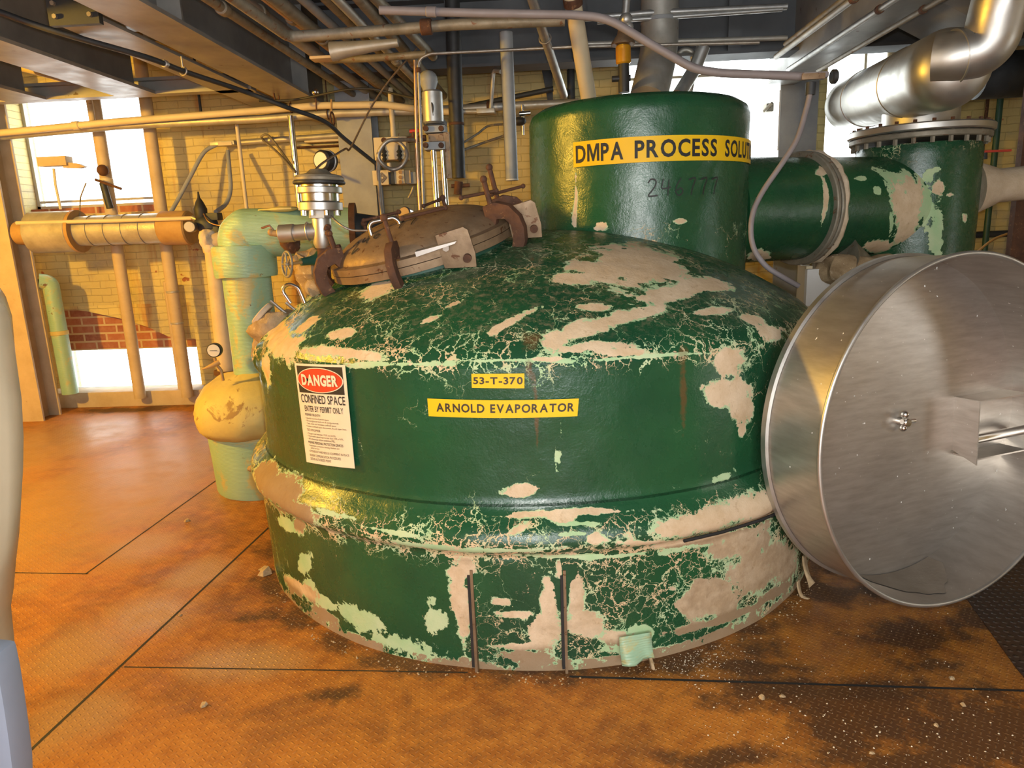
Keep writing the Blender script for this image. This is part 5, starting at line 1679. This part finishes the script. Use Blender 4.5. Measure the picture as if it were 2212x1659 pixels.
pipe('ledge_pipe', 'cream pipe stub along the top of the bricks beside the amber bowl', 'pipe', [P(1215, 146, 6.72), P(1325, 135, 6.72)], .03, 'cream')
pipe('looped_conduit', 'thin conduit hooping over in front of the bright middle window', 'conduit', [P(1465, 130, 6.0), P(1470, 108, 6.0), P(1495, 108, 6.0), P(1500, 150, 6.0), P(1490, 200, 6.0)], .022, 'lightcond', .06)
wl = thing('window_lever', P(1640, 235, 6.6), 'small hinge lever silhouetted at the right side of the bright middle window', 'lever')
MB().bx(P(1648, 245, 6.7), P(1672, 222, 6.6)).build('plate', M['conduit'], wl, bevel=.004)
MB().cyl(P(1650, 240, 6.6), P(1668, 222, 6.5), .012, 8).build('arm', M['conduit'], wl)
# overhead pipes
pipe('hanging_pipe', 'slanting silver pipe with a ring hanger left of the tan pipe', 'pipe', [P(1140, -30, 4.2), P(1218, 206, 5.2)], .028, 'galv', seg=18, parts=(('hanger', .42, 2.74, 0, 'steelbolt'),))
pipe('tan_pipe', 'thick tan pipe slanting down behind the vapour cylinder top', 'pipe', [P(1232, -30, 4.4), P(1272, 215, 4.85)], .050, 'cream', seg=24, parts=(('rusty_joint', .12, .056, .05, 'rust'),))
bgp = pipe('big_vent_pipe', 'wide grey vent pipe bending down in front of the bright window', 'pipe', [P(1425, -40, 5.6), P(1425, 110, 5.6), P(1400, 215, 5.4)], .135, 'lightcond', .5, seg=36, parts=(('joint_band', .30, .139, .03, 'greyp'),))
pipe('silver_branch', 'short shiny branch pipe slanting beside the wide vent pipe', 'pipe', [P(1520, 100, 5.7), P(1500, 150, 5.7), P(1466, 205, 5.6)], .05, 'galv', .1, seg=20)
pipe('purlin_pipe', 'brown pipe crossing under the ceiling, bent at its left end', 'pipe', [P(480, -20, 3.4), P(624, 80, 3.95), P(800, 68, 3.95), P(985, 53, 3.95), P(1220, 44, 3.95)], .028, 'conduit', .05, seg=16, parts=(('tee', .64, .040, .06, 'rust'),))
pipe('grey_conduit_run', 'grey plastic conduit sweeping from the ceiling down to the right fitting', 'conduit', [P(820, 22, 3.5), P(1020, 28, 3.5), P(1235, 32, 3.5), P(1310, 38, 3.5), P(1400, 92, 3.5), P(1500, 150, 3.5), P(1560, 158, 3.5), P(1735, 165, 3.5)], .019, 'lilac', .35, seg=16, parts=(('coupling', .12, .023, .05, 'lilac'),))
pipe('strut_pipe', 'long grey pipe running level in front of the girder', 'pipe', [P(1240, 42, 5.5), P(1400, 28, 5.5), P(1700, 14, 5.5)], .022, 'galv', seg=14)
pipe('strut_pipe', 'bright conduit under the long grey pipe in front of the girder', 'pipe', [P(1290, 48, 5.5), P(1690, 20, 5.5)], .016, 'galv', seg=12)
pipe('strut_pipe', 'dirty conduit level with the top of the bright middle window', 'pipe', [P(1235, 96, 5.92), P(1500, 88, 5.92), P(1700, 82, 5.92)], .020, 'lightcond', seg=12)
pipe('diagonal_pipe', 'dark greenish pipe slanting down under the ceiling toward the level transmitter', 'pipe', [P(795, -20, 3.9), P(936, 122, 5.2)], .030, 'conduit', seg=18)
pipe('armoured_cable', 'thick dark cable slung from the top left corner across to the grey column', 'cable', [(0, 26, 3.8), (80, 55, 3.85), (180, 85, 3.95), (320, 125, 4.2), (400, 155, 4.5), (520, 195, 5.0), (620, 232, 5.2), (700, 262, 5.5), (745, 300, 5.7), (810, 352, 5.9)], .016, 'dark', smoothline=True, parts=(('hanger', .36, 2.66, 0, 'steelbolt'), ('clip', .30, .022, .03, 'galv')))
pipe('black_cable', 'thin black cable draped in a bow between the beams and the transmitter', 'cable', [(560, 218, 5.3), (640, 215, 5.3), (740, 195, 5.2), (800, 192, 5.2), (850, 202, 5.2), (900, 213, 5.0), (930, 218, 4.85), (936, 250, 4.84)], .008, 'black', smoothline=True)
pipe('hanging_wire', 'brown wire hanging in a long slant from the ceiling to the relief valve', 'wire', [(900, 105, 5.0), (840, 175, 4.9), (800, 235, 4.8), (758, 318, 4.6), (745, 322, 4.4), (700, 350, 3.9), (680, 368, 3.5)], .006, 'rustmid', smoothline=True)
pipe('sensor_wire', 'thin grey sensor wire from the hex nut of the relief valve to the hatch', 'wire', [(712, 464, 3.4), (735, 485, 3.3), (760, 497, 3.3), (795, 498, 3.3)], .005, 'steelbolt', smoothline=True)
for k, xb in enumerate((-1.66, -1.55, -1.45, -1.34, -1.24, -1.14, -1.04, -.95)):
    lab = ['leftmost brown pipe', 'second pipe from the left', 'third pipe from the left', 'fourth pipe from the left', 'fifth pipe from the left', 'sixth pipe from the left', 'seventh pipe from the left', 'rightmost pipe'][k] + ' of the slanting bundle under the ceiling'
    zb_ = 2.74 + .03 * (k % 3)
    pipe('bundle_pipe', lab, 'pipe', [np.array((xb - .02, 2.4, zb_)), np.array((xb + .05, WY - .02, zb_))], .026 + .010 * (k % 2), ('conduit', 'lightcond', 'tan', 'conduit', 'greyp', 'conduit', 'lightcond', 'conduit')[k], group='pipe bundle under the ceiling', parts=(('coupling', .35 + .05 * k, .036 + .010 * (k % 2), .06, 'conduit'),))
sp2 = thing('pipe_support', P(750, 105, 5.2), 'rounded pale support bar carrying the slanting pipe bundle', 'bracket')
MB().tube([P(716, 112, 4.35), P(760, 105, 4.35), P(860, 92, 4.35)], [.055, .04, .022], 18).build('bar', M['lightcond'], sp2)
MB().bx(P(680, 136, 4.45), P(722, 118, 4.35)).build('foot', M['tan'], sp2, bevel=.006)
pipe('mottled_conduit', 'mottled conduit crossing just over the bend of the polished tube', 'conduit', [(700, 130, 4.75), (800, 126, 4.75), (920, 117, 4.75)], .022, 'conduit', seg=14)
lb_ = thing('round_lamp', P(681, 205, 5.3), 'tiny bright bulb hanging below the deep grey beam', 'bulb')
MB().sphere(P(681, 199, 5.3), .025, 16).build('glass', M['chrome'], lb_)
MB().cyl(P(682, 207, 5.3), P(684, 240, 5.3), .006, 8).build('stem', M['rust'], lb_)
for px, py, lab in ((595, 165, 'steel rod hanger with ring under the deep grey beam, left one'), (716, 215, 'steel rod hanger with ring holding the yellow pipes, right one')):
    h = thing('rod_hanger', P(px, py + 40, 5.75), lab, 'hanger', 'rod hangers on the wall pipes')
    MB().cyl(P(px, py, 5.75), P(px, py + 30, 5.75), .008, 8).build('rod', M['ochre'], h)
    MB().torus(P(px + 2, py + 42, 5.75), (1, 0, 0), .05, .008, 20, 6).build('ring', M['rust'], h)

# sight glass lamp in front of the window
SG = thing('sight_glass_filter', P(1345, 180, 4.6), 'amber glass bowl filter hanging under a rusty cap before the window', 'filter')
sg_ = lambda x, y: P(x, y, 4.6)
MB().lathe([(.0, .12), (.025, .115), (.035, .06), (.07, .015), (.072, 0), (.05, 0)], sg_(1346, 97), (0, 0, 1), 28).build('cap', M['rustmid'], SG)
MB().cyl(sg_(1347, 139), sg_(1346, 98), .046, 28, .008).build('amber_bowl', M['amber'], SG)
MB().cyl(sg_(1348, 200), sg_(1347, 139), .034, 18).cyl(sg_(1322, 171), sg_(1362, 168), .018, 12).build('lower_fitting', M['black'], SG)
MB().cyl(sg_(1347, 80), sg_(1356, -30), .022, 14).sphere(sg_(1352, 42), .04, 14).sphere(sg_(1358, 58), .03, 12).build('upper_fitting', M['galv'], SG)

# right-hand cluster
CF = thing('conduit_body', P(1757, 178, 3.5), 'pinkish oblong conduit box at the top of the hanging hose', 'conduit box')
MB().bx(P(1722, 177, 3.54), P(1793, 152, 3.46)).build('body', M['lilac'], CF, bevel=.015)
MB().bx(P(1731, 173, 3.46), P(1784, 156, 3.452)).build('cover', M['rustmid'], CF, bevel=.004)
MB().cyl(P(1795, 166, 3.5), P(1808, 165, 3.5), .032, 18, .006).build('end_cap', M['black'], CF)
MB().cyl(P(1752, 178, 3.5), P(1750, 205, 3.5), .022, 14).build('gland', M['dark'], CF)
pipe('hanging_hose', 'dark flexible hose looping from the conduit box down to the dome edge', 'hose', [(1750, 200, 3.5), (1742, 235, 3.48), (1722, 300, 3.44), (1690, 352, 3.42), (1650, 410, 3.4), (1628, 455, 3.38), (1622, 500, 3.36), (1630, 540, 3.36), (1655, 575, 3.36), (1690, 598, 3.36), (1725, 618, 3.37)], .0125, 'lilac', smoothline=True, seg=12)
for k, (x0, y0, x1, y1, r_, mt, lab) in enumerate(((1684, 122, 1815, 12, .018, 'galv', 'bright conduit slanting up beside the right ceiling beam'), (1715, 150, 1905, 6, .016, 'galv', 'second slanting conduit clipped under the right ceiling beam'), (1790, 152, 1950, 30, .015, 'conduit', 'slanting conduit on the right face of the ceiling beam'), (1700, 95, 1790, 20, .014, 'conduit', 'dark conduit left of the bright slanting conduit'))):
    a = PF(x0, y0, 2.58 + .02 * (k == 3))
    b = PF(x1, y1, 2.58 + .02 * (k == 3))
    xm = (a[0] + b[0]) / 2
    pipe('beam_conduit', lab, 'conduit', [(xm, 2.6, a[2], 0), (xm, max(a[1], b[1]), a[2], 0)], r_, mt, group='conduits along the right beam', parts=(('clip', .5, r_ + .006, .03, 'rust'),))
pipe('window_pole', 'thin white pole upright beside the right grey column', 'pole', vert(1682, 195, 1681, 325, 6.3), .009, 'white')
rh = thing('lever_valve', P(2135, 345, 5.2), 'red-handled lever valve right of the separator flange', 'valve')
MB().bx(P(2112, 331, 5.2), P(2186, 322, 5.17)).build('lever', M['red'], rh, bevel=.004)
MB().cyl(P(2122, 327, 5.2), P(2122, 345, 5.2), .03, 14).build('body', M['dark'], rh)
pipe('green_riser', 'thin dark green upright pipe against the right brick wall', 'pipe', vert(2164, 175, 2150, 320, 6.6, 0, CZ), .025, 'greenpipe')
pipe('brown_riser', 'thin rusty upright pipe left of the dark green riser', 'pipe', vert(2135, 190, 2122, 330, 6.65, 0, CZ), .014, 'rust')
pipe('dark_main', 'fat dark pipe crossing the right wall at the photo edge', 'pipe', [(2108, 165, 5.95), (2280, 155, 5.95)], .17, 'dark', seg=30)
pipe('low_conduit', 'dark conduit low on the right brick wall', 'conduit', [(2092, 508, 6.71), (2230, 502, 6.71)], .03, 'dark')
pipe('yellow_cable', 'yellow cable slanting over the right brick wall', 'cable', [(2110, 545, 6.2), (2150, 515, 6.2), (2210, 495, 6.2)], .010, 'ochre', smoothline=True)
pipe('window_upright', 'tan upright in front of the far right window edge', 'post', vert(1925, 60, 1925, 150, 6.6, 1.9, CZ), .04, 'cream')
wb_ = thing('white_panel', P(1755, 640, 4.5), 'white sheet metal panel behind the dome under the side duct', 'panel')
MB().bx(P(1735, 660, 4.4), P(1798, 580, 4.36)).build('face', M['white'], wb_, bevel=.004)
MB().bx(P(1732, 660, 4.55), P(1742, 575, 4.4)).build('edge', M['cream'], wb_)
hood = thing('sheet_hood', P(1990, 30, 4.4), 'grey sheet metal hood edge at the top right above the stainless duct', 'hood')
MB().prism([(0, 0), (.42, -.22), (.72, -.20), (.72, .12), (0, .12)], P(1935, 8, 4.6), (1, 0, 0), (0, 0, 1), (0, 1, 0), .5).build('sheet', M['beam'], hood)

# ================================================================ crumbs and chips on the floor
rng = random.Random(7)


def chip(mb, c, s):
    n = rng.randint(4, 6)
    a0 = rng.random() * 6.28
    ring = [(c[0] + s * (.6 + .5 * rng.random()) * math.cos(a0 + 6.28 * i / n), c[1] + s * (.6 + .5 * rng.random()) * math.sin(a0 + 6.28 * i / n), c[2]) for i in range(n)]
    top = [(c[0] * .35 + p[0] * .65, c[1] * .35 + p[1] * .65, c[2] + s * (.3 + .4 * rng.random())) for p in ring]
    mb.add(ring + top, [tuple(range(n - 1, -1, -1)), tuple(range(n, 2 * n))] + [(i, (i + 1) % n, n + (i + 1) % n, n + i) for i in range(n)])


cr_ = MB()
for k in range(760):
    if k < 330:
        px, py = rng.gauss(1500, 60), rng.gauss(1425, 24)
        s = rng.choice((.0012, .0016, .002, .003))
    elif k < 520:
        px, py = rng.uniform(1420, 2050), rng.uniform(1260, 1480)
        s = rng.choice((.0013, .002, .0028))
    elif k < 760:
        px, py = rng.uniform(1500, 2190), rng.uniform(1480, 1650)
        s = rng.choice((.0012, .0016, .002, .0035))
    else:
        px, py = rng.uniform(80, 1400), rng.uniform(1000, 1650)
        s = rng.choice((.0012, .0016, .0025))
    c = PF(px, py)
    if np.hypot(c[0] - TC[0], c[1] - TC[1]) < 1.40 or c[1] < .8:
        continue
    chip(cr_, (c[0], c[1], .0005), s)
tag(cr_.build('paint_crumbs', M['crumb'], smooth=False), 'tiny pale crumbs of paint and insulation scattered over the rusty floor', 'crumbs', kind='stuff')
dk_ = MB()
for k in range(260):
    a = rng.uniform(-1.0, 1.0)
    rr_ = rng.uniform(1.40, 1.47)
    chip(dk_, (TC[0] + rr_ * math.sin(a), TC[1] - rr_ * math.cos(a), .0005), rng.choice((.002, .003, .005)))
tag(dk_.build('skirt_debris', M['chip'], smooth=False), 'gritty tan debris gathered along the foot of the green vessel', 'debris', kind='stuff')
for px, py, s, lab in ((404, 1126, .020, 'tan insulation chunk on the plates left of the vessel'), (572, 1238, .04, 'tan insulation lump lying against the vessel foot'), (1645, 1508, .014, 'pale flake lying just below the long floor joint at right'),
                       (2055, 1467, .012, 'pale flake on the floor joint near the right edge'), (2080, 1524, .011, 'yellowish flake on the dark stain at lower right'), (2022, 1567, .011, 'ochre flake low on the dark stain at right'),
                       (1883, 1628, .009, 'round pale chip near the bottom edge at right'), (440, 1524, .016, 'pale curled flake on the plates at lower left'), (390, 1330, .010, 'small tan chip beside the diagonal joint'), (1690, 1505, .012, 'ochre flake right of the pale flake below the long floor joint')):
    mb = MB()
    c = PF(px, py)
    chip(mb, (c[0], c[1], .0012), s)
    tag(mb.build('floor_chip', M['chip'], smooth=False), lab, 'chip', 'loose chips on the floor')
